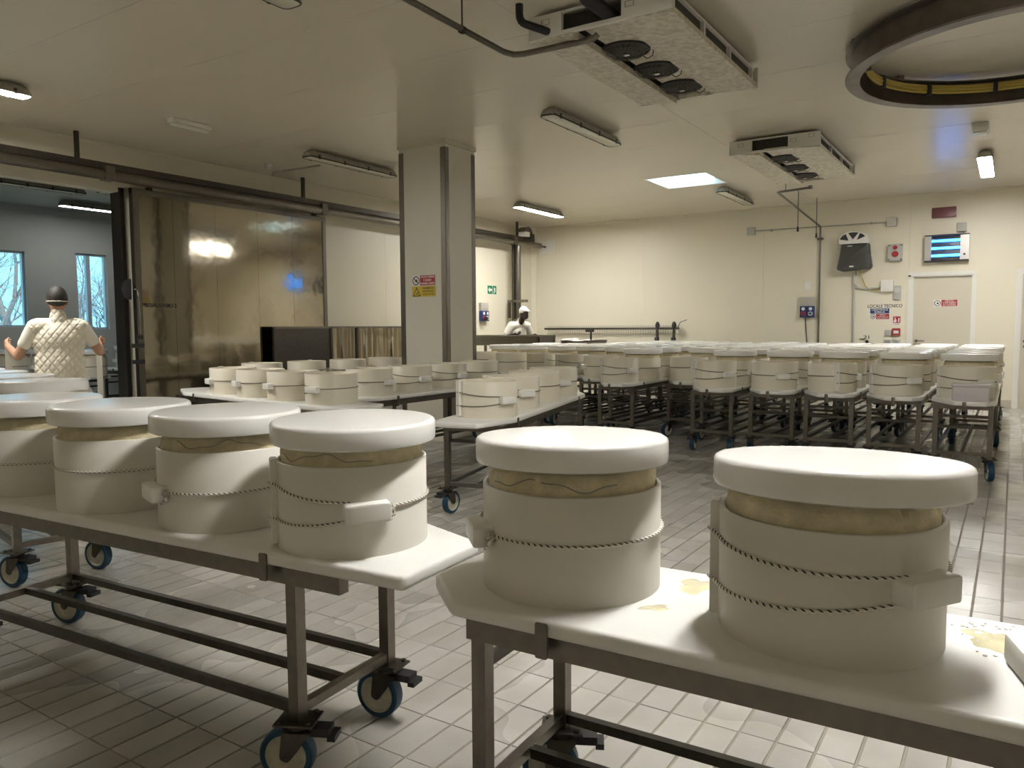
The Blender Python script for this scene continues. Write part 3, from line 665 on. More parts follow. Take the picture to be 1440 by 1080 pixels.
# signs and sockets on the left wall
MX = WALLL(13.52, 2.19, XL+.001)
sign('exit_sign', 'green emergency exit sign with arrow on the left wall', MX, .34, .19, [s_rect(-.16, .02, -.088, .088, M_green), s_rect(.035, .165, -.088, .088, M_green),
    s_poly([(-.14, 0), (-.08, .06), (-.08, .025), (0, .025), (0, -.025), (-.08, -.025), (-.08, -.06)], M_signwhite, 'arrow'), s_poly([(.06, -.07), (.09, -.02), (.07, .02), (.10, .06), (.13, .03), (.115, .0), (.14, -.03), (.11, -.04), (.09, -.07)], M_signwhite, 'running_figure')])
def socket_unit(name, label, M_, plugs=True):
    o = thing(name, label, 'socket', tuple(M_.translation)); Mi = Matrix.Translation(-M_.translation) @ M_
    MB().prism(rrect(-.13, .13, .02, .19, .012), 0, .07, .008, Mi).build('cover_box', mat('box_grey', (.48, .46, .40), .5), o)
    for s in (-1, 1):
        so = MB().prism(rrect(s*.065-.062, s*.065+.062, -.19, .02, .008), 0, .085, .006, Mi).build('socket', M_navy, o)
        MB().lathe([(0, .085), (.03, .085), (.03, .095), (0, .097)], 16, Mi @ Matrix.Translation((s*.065, -.03, 0))).build('switch_knob', M_signwhite, so)
        MB().lathe([(.02, .085), (.042, .085), (.042, .105), (.03, .11), (.02, .1)], 18, Mi @ Matrix.Translation((s*.065, -.12, 0))).build('outlet', M_grey if s > 0 else M_red, so)
    if plugs: MB().cyl(Mi @ Vector((-.065, -.12, .09)), Mi @ Vector((-.065, -.14, .17)), .032, 12).build('plug', M_black, o)
    return o
socket_unit('socket_unit', 'blue and grey socket unit on the left wall behind the pillar', WALLL(13.17, 1.72, XL))
su = socket_unit('socket_unit', 'blue and grey socket unit on the back wall beside the drain pipe', WALLB(-3.26, 1.74, YB), False)
pipe('cable', 'thin dark cable hanging from the socket unit on the back wall', [(-3.30, YB-.02, 1.56), (-3.27, YB-.015, 1.2), (-3.24, YB-.02, .8), (-3.22, YB-.02, .3)], .008, M_dark, 'cable')
# hanging column of pipes in the corner
vc = thing('pipe_column', 'vertical steel pipe column in the far left corner', 'pipe column', (-8.98, 14.1, 0))
MB().cyl((0, -.03, .02), (0, -.03, 3.15), .055, 14).build('pipe', M_steel, vc); MB().box(-.11, -.05, -.12, -.06, .02, 3.2).build('stanchion', M_steel_dark, vc, 0)
MB().box(-.22, .26, -.12, -.06, 1.93, 1.985).build('bracket', M_steel, vc, 0); MB().box(-.22, -.17, -.12, -.06, 1.6, 1.93).build('bracket_arm', M_steel_dark, vc, 0)
MB().lathe([(.05, -.03), (.11, -.03), (.13, .0), (.11, .03), (.05, .03)], 18, TM((.0, -.03, 1.55))).build('flange', M_steel, vc); MB().sphere((.03, -.05, 1.42), (.07, .07, .1)).build('valve', M_steel_dark, vc)
o = thing('winch_head', 'round steel winch housing on top of the overhead rail', 'winch', (-8.98, 14.35, 3.345))
MB().prism([(.17*math.cos(PI*k/14), .22*math.sin(PI*k/14)) for k in range(15)], -.10, .10, 0, Matrix.Rotation(PI/2, 4, 'Z') @ Matrix.Rotation(PI/2, 4, 'X')).build('cover', M_steel, o); MB().box(-.09, .13, -.18, -.02, .0, .10).build('motor', M_white, o, 0); MB().box(-.06, .12, .05, .2, -.02, .08).build('gear', M_steel_dark, o, 0)
# cable drop at the lamp behind the pillar
pipe('cable_conduit', 'thin conduit from the unlit lamp to the left wall above the rail', [tuple(gz(450, 233, ZC-.02)), tuple(gz(384, 243, ZC-.02)), tuple(gz(384, 243, ZC-.02)+Vector((-.02, 0, -.04)))], .012, M_lampbody, 'conduit')

# ================================================================== BACK WALL THINGS
def jbox(x, z, w_, h_, d_, label, m=M_grey, name='junction_box', cat='box'):
    o = thing(name, label, cat, (x, YB, z)); MB().prism(rrect(-w_/2, w_/2, -h_/2, h_/2, .012), 0, d_*.7, .004, Matrix.Rotation(PI/2, 4, 'X')).build('base', m, o); MB().prism(rrect(-w_/2-.002, w_/2+.002, -h_/2-.002, h_/2+.002, .012), d_*.7, d_, .006, Matrix.Rotation(PI/2, 4, 'X')).build('cover', m, o); return o
cz = 3.215
cd = thing('wall_conduit', 'thin horizontal conduit high on the back wall', 'conduit', (0, 0, 0))
MB().cyl((-4.25, YB-.03, cz+.01), (-1.94, YB-.03, cz-.005), .011, 8).build('tube', M_lampbody, cd)
for xx in (-3.95, -2.2): MB().box(xx-.015, xx+.015, YB-.045, YB, cz-.02, cz+.02).build('clip', M_lampbody, cd, 0)
jbox(-4.33, cz+.01, .15, .15, .07, 'grey junction box at the left end of the wall conduit')
jbox(-1.87, cz-.01, .15, .15, .07, 'grey junction box at the right end of the wall conduit')
jbox(-3.26, 2.15, .13, .15, .012, 'flat pale blanking plate above the wall socket', M_white, 'blanking_plate', 'plate')
jbox(-1.915, 2.09, .20, .20, .09, 'pale junction box with cables below the grey air device', M_white)
o = jbox(-1.75, 1.97, .11, .24, .05, 'slim grey remote holder beside the pale junction box', M_grey, 'remote_holder', 'holder'); MB().box(-.04, .04, -.056, -.05, .0, .08).build('display', mat('lcd', (.62, .62, .55), .3), o, 0)
jbox(-.80, 3.04, .14, .15, .06, 'small grey junction box above the insect killer', M_grey)
o = jbox(-1.07, 3.305, .36, .17, .07, 'dark red unlit sign lamp high above the door', mat('dark_red', (.17, .055, .06), .4), 'sign_lamp', 'lamp')
# air device: white vented head over a dark grey body
o = thing('air_device', 'wall air device with white vented head and dark grey body', 'air device', (-2.445, YB, 2.40))
MB().prism(round_poly([(-.29, .0), (-.2, -.03), (.26, .0), (.285, .05), (.25, .26), (.235, .45), (-.22, .45), (-.235, .3)], .03), 0, .24, .03, Matrix.Rotation(PI/2, 4, 'X')).build('body', mat('charcoal_plastic', (.055, .056, .05), .5), o)
hp = [(-.25, .45), (.235, .45), (.235, .55), (.18, .615)]+[(-.02+.25*math.cos(t), .50+.17*math.sin(t)) for t in [PI*k/12 for k in range(3, 12)]]
hdp = MB().prism(hp, 0, .25, .012, Matrix.Rotation(PI/2, 4, 'X')).build('head', M_white, o)
for a, b in ((.15, .33), (.37, .62), (.68, .93)):
    pl_ = [(-.02+.09*math.cos(PI*(a+b)/2), .485+.04*math.sin(PI*(a+b)/2))]+[(-.02+.225*math.cos(PI*(a+(b-a)*k/5)), .50+.15*math.sin(PI*(a+(b-a)*k/5))) for k in range(6)]
    MB().prism(pl_, .25, .256, 0, Matrix.Rotation(PI/2, 4, 'X')).build('vent', M_dark, hdp, 0)
MB().box(-.11, -.03, -.246, -.24, .40, .42).build('badge', M_grey, o, 0); MB().box(-.07, .0, -.246, -.24, .035, .06).build('label_plate', M_signwhite, o, 0)
pipe('cable', 'grey cable looping from the air device to the junction box', [(-2.44, YB-.03, 2.40), (-2.47, YB-.03, 2.3), (-2.47, YB-.03, 2.15), (-2.38, YB-.03, 2.06), (-2.2, YB-.03, 2.05), (-2.01, YB-.03, 2.07)], .018, M_grey, 'cable', .05)
pipe('cable', 'thin dark cable hanging from the air device', [(-2.36, YB-.05, 2.40), (-2.34, YB-.045, 2.28), (-2.26, YB-.045, 2.08), (-2.12, YB-.045, 2.0), (-2.0, YB-.03, 2.04)], .009, M_yellowcable, 'cable', .06)
pipe('wall_conduit', 'vertical grey conduit on the back wall left of the room sign', [(-2.47, YB-.02, 2.32), (-2.45, YB-.02, .2)], .018, M_grey, 'conduit')
# alarm
o = thing('alarm_box', 'grey alarm box with two red lamps on the back wall', 'alarm', (-1.80, YB, 2.67))
MB().prism(rrect(-.115, .115, -.145, .145, .015), 0, .09, .01, Matrix.Rotation(PI/2, 4, 'X')).build('box', M_grey, o)
MB().lathe([(0, .04), (.03, .035), (.038, 0), (0, 0)], 18, TM((0, -.09, .085), PI/2)).build('red_lamp', M_red, o); MB().lathe([(0, .045), (.035, .04), (.056, .0), (0, 0)], 20, TM((0, -.09, -.03), PI/2)).build('siren', M_red, o)
for sx in (-1, 1):
    for sz in (-1, 1): MB().lathe([(0, .004), (.012, .004), (.012, 0), (0, 0)], 8, TM((sx*.095, -.09, sz*.122), PI/2)).build('screw', M_dark, o)
# insect killer
o = thing('insect_killer', 'steel insect killer with three glowing blue tubes above the door', 'insect killer', (-1.01, YB, 2.70)); RX = Matrix.Rotation(PI/2, 4, 'X')
MB().prism(rrect(-.325, .325, -.22, .22, .03), 0, .05, .004, RX).build('back_tray', M_steel_dark, o)
MB().box(-.33, -.23, -.13, -.05, -.21, .21).build('side_panel', mat('silver', (.55, .53, .50), .35, .8), o, 0); MB().box(.20, .33, -.13, -.05, -.21, .21).build('side_panel', MATS['silver'], o, 0)
MB().box(-.33, .33, -.14, -.02, .205, .225).build('top_bar', M_black, o, 0); MB().box(-.33, .33, -.14, -.02, -.225, -.205).build('bottom_bar', M_black, o, 0)
for zz in (.125, .0, -.125): MB().cyl((-.225, -.085, zz), (.195, -.085, zz), .021, 12).build('tube', M_uv, o)
MB().lathe([(0, 0), (.018, 0), (.018, .006), (0, .006)], 14, TM((.265, -.13, -.12), PI/2)).build('knob', M_black, o)
pipe('cable', 'short cable from the insect killer to its junction box', [(-.79, YB-.03, 2.97), (-.78, YB-.03, 2.93), (-.75, YB-.04, 2.90)], .01, M_grey, 'cable')
# lettering and signs near the technical room door (flush leaf in the wall panel)
tr = MB().box(-2.435, -1.625, YB-.004, YB, .01, 2.02).build('door_3', mat('flush_door', (.84, .79, .65), .4), smooth=0); struct(tr)
text('lettering', 'LOCALE TECNICO', .058, M_signblack, tr, WALLB(-1.95, 1.735, YB-.0045), .56)
o = tr; MB().box(-2.35, -2.26, YB-.03, YB-.004, 1.15, 1.158).build('lever', M_steel_dark, tr, 0); MB().lathe([(0, 0), (.032, 0), (.028, .03), (0, .03)], 16, TM((-2.225, YB-.004, 1.10), PI/2)).build('door_knob', M_steel_dark, tr)
text('lettering', '21', .06, M_signblack, tr, WALLB(-2.225, 1.18, YB-.0045), .09)
sign('room_sign', 'dark blue sign over a red prohibition panel below the technical room lettering', WALLB(-2.03, 1.60, YB-.004), .32, .20, [s_rect(-.155, .157, .005, .097, M_navy), s_text('CENTRALE', .034, 0, .072, M_signwhite, .27), s_text('IDRICA', .034, 0, .03, M_signwhite, .17), s_rect(-.055, .157, -.095, -.003, M_red), s_ring(-.107, -.048, .04, M_signblack, False), s_text('VIETATO', .018, .05, -.02, M_signwhite, .1), s_text('L\'INGRESSO AI', .018, .05, -.048, M_signwhite, .18), s_text('NON ADDETTI', .018, .05, -.076, M_signwhite, .18)])
sign('door_sign', 'red prohibition sign on the closed door', WALLB(-1.005, 1.77, YB+.055), .36, .12, [s_rect(-.065, .175, -.055, .055, M_red), s_ring(-.125, 0, .05, M_signblack, False), s_text('VIETATO', .019, .055, .038, M_signwhite, .13), s_text('L\'INGRESSO', .019, .055, .013, M_signwhite, .2), s_text('AI NON ADDETTI', .019, .055, -.013, M_signwhite, .19), s_text('AI LAVORI', .019, .055, -.038, M_signwhite, .2)])
sign('fire_alarm_sign', 'small square red fire alarm sign beside the technical room door', WALLB(-1.75, 1.475, YB-.004), .125, .16, [s_rect(-.058, .058, -.04, .075, M_red), s_poly([(-.045, -.03), (-.01, -.03), (.0, .01), (-.02, .03), (-.02, .06), (-.035, .06), (-.035, .02), (-.05, .0)], M_signwhite), s_poly([(.02, -.025), (.04, -.03), (.045, .05), (.025, .045)], M_signwhite), s_text('ALLARME', .014, 0, -.06, M_signblack, .08)])
o = jbox(-1.75, 1.28, .125, .12, .06, 'red fire alarm call point below the fire alarm sign', M_red, 'fire_alarm_button', 'alarm'); MB().box(-.04, .04, -.064, -.06, -.03, .02).build('label_field', M_signwhite, o, 0)
jbox(-1.885, 1.26, .09, .10, .04, 'grey wall switch left of the red call point', M_grey, 'wall_switch', 'switch')
for k, (xx, lb) in enumerate(((-1.88, 'grey wall switch box, left of the lower pair'), (-1.745, 'grey wall switch box, right of the lower pair'))):
    o = jbox(xx, 1.097, .13, .095, .045, lb, M_grey, 'wall_switch', 'switch'); MB().box(-.035, .035, -.05, -.045, -.02, .025).build('rocker', mat('rocker_grey', (.3, .3, .28), .5), o, 0)
# mesh cable tray rail with taps along the back wall
o = thing('wall_pipe', 'long horizontal steel pipe with wire tray along the back wall', 'pipe', (0, 0, 0))
zp = 1.36; MB().cyl((-8.9, YB-.16, zp), (-5.72, YB-.16, zp), .022, 10).build('pipe', M_steel_dark, o)
q = MB()
for k in range(56): xx = -8.85+k*.056; q.cyl((xx, YB-.17, zp+.05), (xx, YB-.06, zp+.05), .003, 4).cyl((xx, YB-.06, zp+.05), (xx, YB-.06, zp-.12), .003, 4)
for zz in (zp+.05, zp-.03, zp-.12): q.cyl((-8.9, YB-.06, zz), (-5.75, YB-.06, zz), .003, 4)
q.build('wire_tray', M_steel, o)
for xx in (-8.6, -7.4, -6.4): MB().cyl((xx, YB-.16, zp), (xx, YB, zp), .012, 8).build('bracket', M_steel_dark, o)
for xx in (-6.19, -5.83):
    t_ = MB().cyl((xx, YB-.16, zp+.03), (xx, YB-.2, .92), .03, 10).build('tap_pipe', M_steel_dark, o); MB().lathe([(.03, -.03), (.052, -.03), (.052, .03), (.03, .03)], 12, TM((xx, YB-.19, 1.14))).build('coupling', M_dark, t_); MB().sphere((xx, YB-.16, zp+.05), (.05, .05, .09), 10, 6).build('valve', M_dark, t_)
MB().tube([(-5.76, YB-.16, zp), (-5.70, YB-.16, zp+.12), (-5.56, YB-.16, zp+.17)], .008, 6).build('lever', M_dark, o)

# trough, round tank
o = thing('steel_trough', 'long stainless steel trough on legs in front of the leaning man', 'trough', (-8.20, 12.55, 0))
q = MB(); hx, hy = .83, .30
for a in ((-hx, hx, -hy, -hy+.02), (-hx, hx, hy-.02, hy), (-hx, -hx+.02, -hy, hy), (hx-.02, hx, -hy, hy)): q.box(a[0], a[1], a[2], a[3], 1.07, 1.23)
q.box(-hx, hx, -hy, hy, 1.05, 1.07); q.build('basin', M_steel, o, 0)
q = MB(); q.tube([(-hx, -hy, 1.23), (hx, -hy, 1.23), (hx, hy, 1.23), (-hx, hy, 1.23)], .018, 8, closed=True); q.build('rim', M_steel, o)
for sx in (-1, 1):
    for sy in (-1, 1): MB().box(sx*(hx-.06)-.022, sx*(hx-.06)+.022, sy*(hy-.05)-.022, sy*(hy-.05)+.022, 0, 1.05).build('leg', M_steel, o, 0)
MB().box(.45, .80, -.22, .22, .30, 1.05).build('drain_box', M_steel_dark, o, 0)
o = thing('round_tank', 'round stainless steel tank on legs beside the trough', 'tank', (-6.86, 13.05, 0))
MB().lathe([(0, .45), (.40, .45), (.43, .50), (.43, 1.12), (.45, 1.14), (.43, 1.155), (.415, 1.14), (.415, .52), (0, .50)], 40).build('vessel', M_steel, o)
for k in range(3): t = 2*PI*k/3+.5; MB().cyl((.36*math.cos(t), .36*math.sin(t), 0), (.36*math.cos(t), .36*math.sin(t), .47), .025, 8).build('leg', M_steel_dark, o)
MB().cyl((.05, .2, 1.14), (.05, .2, 1.36), .02, 8).box(-.05, .1, .16, .24, 1.30, 1.36).build('tap', M_dark, o)
MB().sphere((-.2, -.28, 1.155), (.12, .07, .025), 12, 6).sphere((-.02, -.33, 1.16), (.09, .06, .03), 12, 6).build('wet_cloth', M_signwhite, o)

# ================================================================== TROLLEYS
def caster_mesh():
    fk = MB(); fk.box(-.062, .062, -.052, .052, -.006, 0)
    for sx in (-.043, .043):
        for sy in (-.038, .038): fk.lathe([(0, .008), (.009, .008), (.009, 0), (0, 0)], 8, TM((sx, sy, 0)))
    fk.lathe([(0, -.03), (.034, -.03), (.038, -.006), (0, -.006)], 14)
    for s in (-1, 1):
        yy = s*.032
        fk.prism(round_poly([(-.05, -.028), (.042, -.028), (.052, -.118), (.026, -.13), (-.01, -.085)], .012, 3), -.002, .002, 0, TM((0, yy, 0), PI/2) @ Matrix.Scale(1, 4))
    fk.box(-.05, .042, -.034, .034, -.034, -.028)
    fk.cyl((.036, -.036, -.1135), (.036, .036, -.1135), .008, 10)
    return fk.mesh('caster', M_steel_dark)
ME_fork = caster_mesh()
WX = TM((.036, 0, -.1135), PI/2)
ME_tyre = MB().lathe([(.066, -.023), (.078, -.025), (.085, -.019), (.0865, 0), (.085, .019), (.078, .025), (.066, .023)], 28, WX).mesh('tyre', M_blue)
ME_hub = MB().lathe([(0, -.018), (.018, -.022), (.02, -.016), (.056, -.014), (.066, -.022), (.066, .022), (.056, .014), (.02, .016), (.018, .022), (0, .018)], 28, WX).mesh('hub', M_hub)
ME_brake = MB().box(-.105, -.04, -.026, .026, -.045, -.02).box(-.125, -.10, -.03, .03, -.055, -.038).mesh('brake_pedal', M_black, 0)
def slab_poly(hl, hw, ch):
    """ch: chamfers for corners (-x,-y),(+x,-y),(+x,+y),(-x,+y) as (along, across)"""
    P = []
    for (sx, sy), (a, b), order in (((-1, -1), ch[0], 0), ((1, -1), ch[1], 1), ((1, 1), ch[2], 0), ((-1, 1), ch[3], 1)):
        if a < .005: P.append((sx*hl, sy*hw)); continue
        p, q = (sx*hl, sy*(hw-b)), (sx*(hl-a), sy*hw)
        P += [p, q] if order == 0 else [q, p]
    return round_poly(P, .022, 3)
ZT = .725
def make_trolley(label, loc, rz, hl=1.39, hw=.26, ch=((.12, .08),)*4, leg=1.16, beam=1.18, ends=(.57, .46), group=None, clipx=(-.93, .93), name='cheese_trolley', castr=None):
    o = thing(name, label, 'trolley', (loc[0], loc[1], 0), rz, group)
    MB().prism(slab_poly(hl, hw, ch), .683, ZT, .012, k=3).build('board', M_slab, o, 50)
    ly = hw-.045; tb_ = .020
    for sy in (-1, 1): MB().box(-beam, beam, sy*ly-tb_, sy*ly+tb_, .625, .683).build('beam', M_steel, o, 0)
    for sx in (-1, 1): MB().box(sx*(leg)-tb_, sx*(leg)+tb_, -ly+tb_, ly-tb_, .635, .683).build('cross_beam', M_steel, o, 0)
    for sx in (-1, 1):
        for sy in (-1, 1):
            MB().box(sx*leg-tb_, sx*leg+tb_, sy*ly-tb_, sy*ly+tb_, .200, .625).build('leg', M_steel, o, 0)
            ca = link('caster', ME_fork, o, (sx*leg, sy*ly, .200), castr.get((sx, sy), 0) if castr else random.choice((0, PI))+random.uniform(-.35, .35))
            link('tyre', ME_tyre, ca); link('hub', ME_hub, ca); link('brake_pedal', ME_brake, ca)
        for z in ends: MB().box(sx*leg-.012, sx*leg+.012, -ly+tb_, ly-tb_, z-.012, z+.012).build('end_rail', M_steel_dark, o, 0)
        MB().box(sx*leg-.015, sx*leg+.015, -ly+tb_, ly-tb_, .215, .245).build('low_end_rail', M_steel, o, 0)
    for yy in (-ly, 0, ly): MB().box(-leg+.02, leg-.02, yy-.013, yy+.013, .217, .245).build('low_rail', M_steel_dark, o, 0)
    for cx in clipx:
        for sy in (-1, 1): MB().prism(rrect(-.016, .016, -.04, .045, .006), 0, .006, .001, TM((cx, sy*(hw+.0015), .675), PI/2, 0, 0 if sy < 0 else PI)).build('clip', M_steel, o)
    return o
# front pair
rzL = math.atan2(.134, 1.905); rzR = .036
# left front trolley: right-rear corner chamfered
tL = make_trolley('steel trolley holding four lidded moulds, left of the front pair', (-2.765, 1.716), rzL, 1.385, .265, ((.31, .13), (.0, .0), (.31, .13), (.0, .0)), .94, 1.135, (), None, (-.86, .86), castr={(1, 1): -3.05, (1, -1): -2.75, (-1, 1): -2.9, (-1, -1): -2.9})
tR = make_trolley('steel trolley holding the biggest pair of lidded moulds, right of the front pair', (.07, 1.785), rzR, 1.39, .262, ((.16, .15), (.0, .0), (.16, .15), (.1, .1)), 1.165, 1.20, (.56,), None, (-.97, .97), castr={(-1, 1): -2.7, (-1, -1): -2.9, (1, 1): .3, (1, -1): 2})
# trolley behind at the left
rzB = math.radians(-11)
tB = make_trolley('steel trolley behind the left front one, reaching towards the doorway', (-5.55, 2.40), rzB, 1.39, .26, ((.3, .13), (0, 0), (.3, .13), (0, 0)), 1.10, 1.15, (), castr={(1, 1): -2.7, (1, -1): -2.7, (-1, 1): -2.8, (-1, -1): -3})
# middle trolley
rzM = math.atan2(1.898, -.466); mdir = Vector((math.cos(rzM), math.sin(rzM)))
pM = Vector((-3.38, 4.84)) - mdir*.50
tM = make_trolley('steel trolley with four open moulds running from the front towards the far rows', tuple(pM+mdir*1.39), rzM, 1.39, .262, ((.42, .15), (.2, .1), (.3, .15), (.05, .05)), 1.16, 1.18, (.56,))
# trolleys left of the pillar
rzN = math.atan2(-.26, 1.74)
tN1 = make_trolley('long steel trolley with open moulds in front of the pillar', (-6.30, 5.10), rzN, 1.66, .27, ((.5, .2), (.15, .12), (.1, .1), (.1, .1)), 1.35, 1.4, (.56,))
tN2 = make_trolley('steel trolley with open moulds running beside the pillar', (-5.44, 6.78), PI/2, 1.39, .262, ((.2, .12), (.12, .08), (.12, .08), (.2, .12)), 1.16, 1.18, (.56, .46))
tN3 = make_trolley('steel trolley with open moulds between the pillar and the sliding door', (-7.35, 7.10), math.radians(82), 1.39, .262, ((.2, .12),)*4, 1.16, 1.18, (.56, .46))
# rows in front of the back wall: two trolleys deep
COLS = [(-.365, 7.82), (-.955, 8.03), (-1.56, 8.08), (-2.15, 8.15), (-2.78, 8.10), (-3.42, 9.0), (-4.05, 8.32), (-4.66, 8.98), (-5.26, 9.3), (-5.86, 9.45), (-6.46, 9.55), (-7.06, 9.62)]
ORD = ['outermost', 'second', 'third', 'fourth', 'fifth', 'sixth', 'seventh', 'eighth', 'ninth', 'tenth', 'eleventh', 'twelfth']
DEEP = [2]*10+[1]*2
proto = None; GT = 'trolleys parked in rows before the back wall'
trs = []
for i, (x, y0) in enumerate(COLS):
    for rr in range(DEEP[i]):
        y = y0+rr*2.83+1.39
        lb = '%s trolley of the %s parked row, counted from the door side' % (('front', 'rear')[rr], ORD[i])
        if proto is None:
            proto = make_trolley(lb, (x, y), PI/2, 1.39, .262, ((.12, .08), (.0, .0), (.12, .08), (.33, .20)), 1.16, 1.18, (.57, .47), GT, (-.93, .93)); o = proto
            for ey in (-1,): MB().prism(rrect(-.016, .016, -.04, .045, .006), 0, .006, .001, TM((-1.39-.001, -.02, .675), PI/2, 0, -PI/2)).build('clip', M_steel, o)
        else:
            o = copy_tree(proto); o['label'] = lb; o.location = (x, y, 0)
            for c in o.children:
                if c.name.startswith('caster'): c.rotation_euler.z = random.choice((0, PI))+random.uniform(-.35, .35)
        trs.append(o)
# next room trolleys
n1 = copy_tree(proto); n1['label'] = 'trolley of dark moulds in the next room by the narrow window'; n1['group'] = 'trolleys in the next room'; n1.location = (-12.3, 7.9, 0); n1.rotation_euler.z = .2
n2 = copy_tree(proto); n2['label'] = 'trolley in the next room below the wide window'; n2['group'] = 'trolleys in the next room'; n2.location = (-12.4, 5.6, 0); n2.rotation_euler.z = .4

# ================================================================== MOULDS
MR, MH = .235, .27
def band_mesh(r, m, n=64): return MB().lathe([(r-.012, 0), (r, 0), (r, MH-.003), (r-.003, MH), (r-.009, MH), (r-.012, MH-.003), (r-.012, 0)], n).mesh('band', m, 50)
def strip_mesh(r, a, m):
    q = MB(); q.lathe([(r-.001, .012), (r+.016, .012), (r+.020, .018), (r+.020, MH+.001), (r+.016, MH+.006), (r-.001, MH+.006), (r-.001, .012)], 5, None, a-.10, a+.10)
    n = 7
    q.f.append(tuple(range(0, n-1))); q.f.append(tuple(5*n+i for i in range(n-2, -1, -1))); return q.mesh('seam_strip', m, 30)
def rope_pts(r, a0, z0, a1, z1, n, sag=0.): return [((r)*math.cos(a0+(a1-a0)*t), (r)*math.sin(a0+(a1-a0)*t), z0+(z1-z0)*t-sag*math.sin(PI*t)) for t in [k/n for k in range(n+1)]]
def rope_mesh(r, a_s, a_b, zb, du, dl, m, n=40, nr=8, rad=.0046, back=True):
    """two strands from the seam strip to the tension block, one strand round the other side"""
    q = MB(); R_ = r+rad*.8
    d = a_b-a_s; ho = .065/r*(1 if d > 0 else -1)
    Rs = r+.0225
    q.tube([(Rs*math.cos(a_s), Rs*math.sin(a_s), zb+du)]+rope_pts(R_, a_s+ho*.75, zb+du-.004, a_b-ho*.55, zb+.026, n, .006)[1:], rad, nr, uvl=True)
    q.tube([(Rs*math.cos(a_s), Rs*math.sin(a_s), zb-dl)]+rope_pts(R_, a_s+ho*.75, zb-dl, a_b-ho*.8, zb-.026, n, .008)[1:], rad, nr, uvl=True)
    e = a_s - (2*PI if d > 0 else -2*PI)*-1
    q.tube(rope_pts(R_, a_b+ho*1.15, zb+.006, e-ho*.3, zb+.02, n*2, .002), rad, nr, uvl=True)
    return q
def add_knot(q, r, a, z, rad=.0046, nr=6):
    c = Vector(((r+.008)*math.cos(a), (r+.008)*math.sin(a), z)); t = Vector((-math.sin(a), math.cos(a), 0)); u = Vector((math.cos(a), math.sin(a), 0)); w_ = Vector((0, 0, 1))
    for k, (ax, bx_) in enumerate(((t, w_), (u, w_), (t+w_*.5, u))):
        q.tube([c+(ax*math.cos(2*PI*i/12)*.010+bx_*math.sin(2*PI*i/12)*.011) for i in range(12)], rad*.9, nr, closed=True)
    q.tube([c, c+t*.004+u*.01-w_*.02, c-t*.012+u*.012-w_*.034], rad*.9, nr, uvl=True)
def block_mesh(r, a, z, L_=.135, hh=.056, th=.045):
    q = MB(); q.prism(rrect(-L_/2, L_/2, -hh/2, hh/2, .009, 3), -.012, th, .006, Matrix.Translation((0, 0, z)) @ Matrix.Rotation(a, 4, 'Z') @ Matrix.Translation((r-.004, 0, 0)) @ Matrix.Rotation(PI/2, 4, 'Z') @ Matrix.Rotation(PI/2, 4, 'X'))
    return q.mesh('tension_block', M_block, 40)
def facing(x, y): return math.atan2(-y, -x)       # direction from a thing towards the eye's ground point
def scr(a): return a                              # screen-right angle offset -> world ccw offset
def cheese_mesh(r, h, seed, m, hi=True):
    """cloth-wrapped cheese: bulging top edge with folds"""
    rnd = random.Random(seed); n = 160 if hi else 40; prof = [(0., 0), (.985, 0), (.99, .86), (.985, .90), (.965, .945), (.925, .985), (.85, 1.), (0, 1.0)]
    fold = [(rnd.uniform(0, 2*PI), rnd.uniform(.05, .14), rnd.choice((-1, 1, 1))*rnd.uniform(.006, .016)) for _ in range(10)]
    vs = []
    for i in range(n):
        a = 2*PI*i/n; off = 0
        for (fa, fwid, fh) in fold:
            dd = (a-fa+PI) % (2*PI)-PI
            if abs(dd) < fwid*3: off += fh*math.exp(-(dd/fwid)**2)*(1+.5*math.sin(dd/fwid*6))
        for k, (pr, pz) in enumerate(prof):
            wgt = 1. if 3 <= k <= 6 else 0.
            rr = min(r*pr + off*wgt, r*.997); vs.append((rr*math.cos(a), rr*math.sin(a), h*pz))
    k = len(prof); fs = []
    for i in range(n):
        j = (i+1) % n
        for q in range(k-1): fs.append((i*k+q, j*k+q, j*k+q+1, i*k+q+1))
    return MB().add(vs, fs).mesh('cheese', m, 60)
def lid_mesh(r, h): return MB().lathe([(0, 0), (r-.008, 0), (r-.002, .003), (r, .010), (r, h-.012), (r-.003, h-.005), (r-.009, h-.001), (r-.016, h), (0, h)], 96).mesh('disc', M_lid, 35)
LH = .066
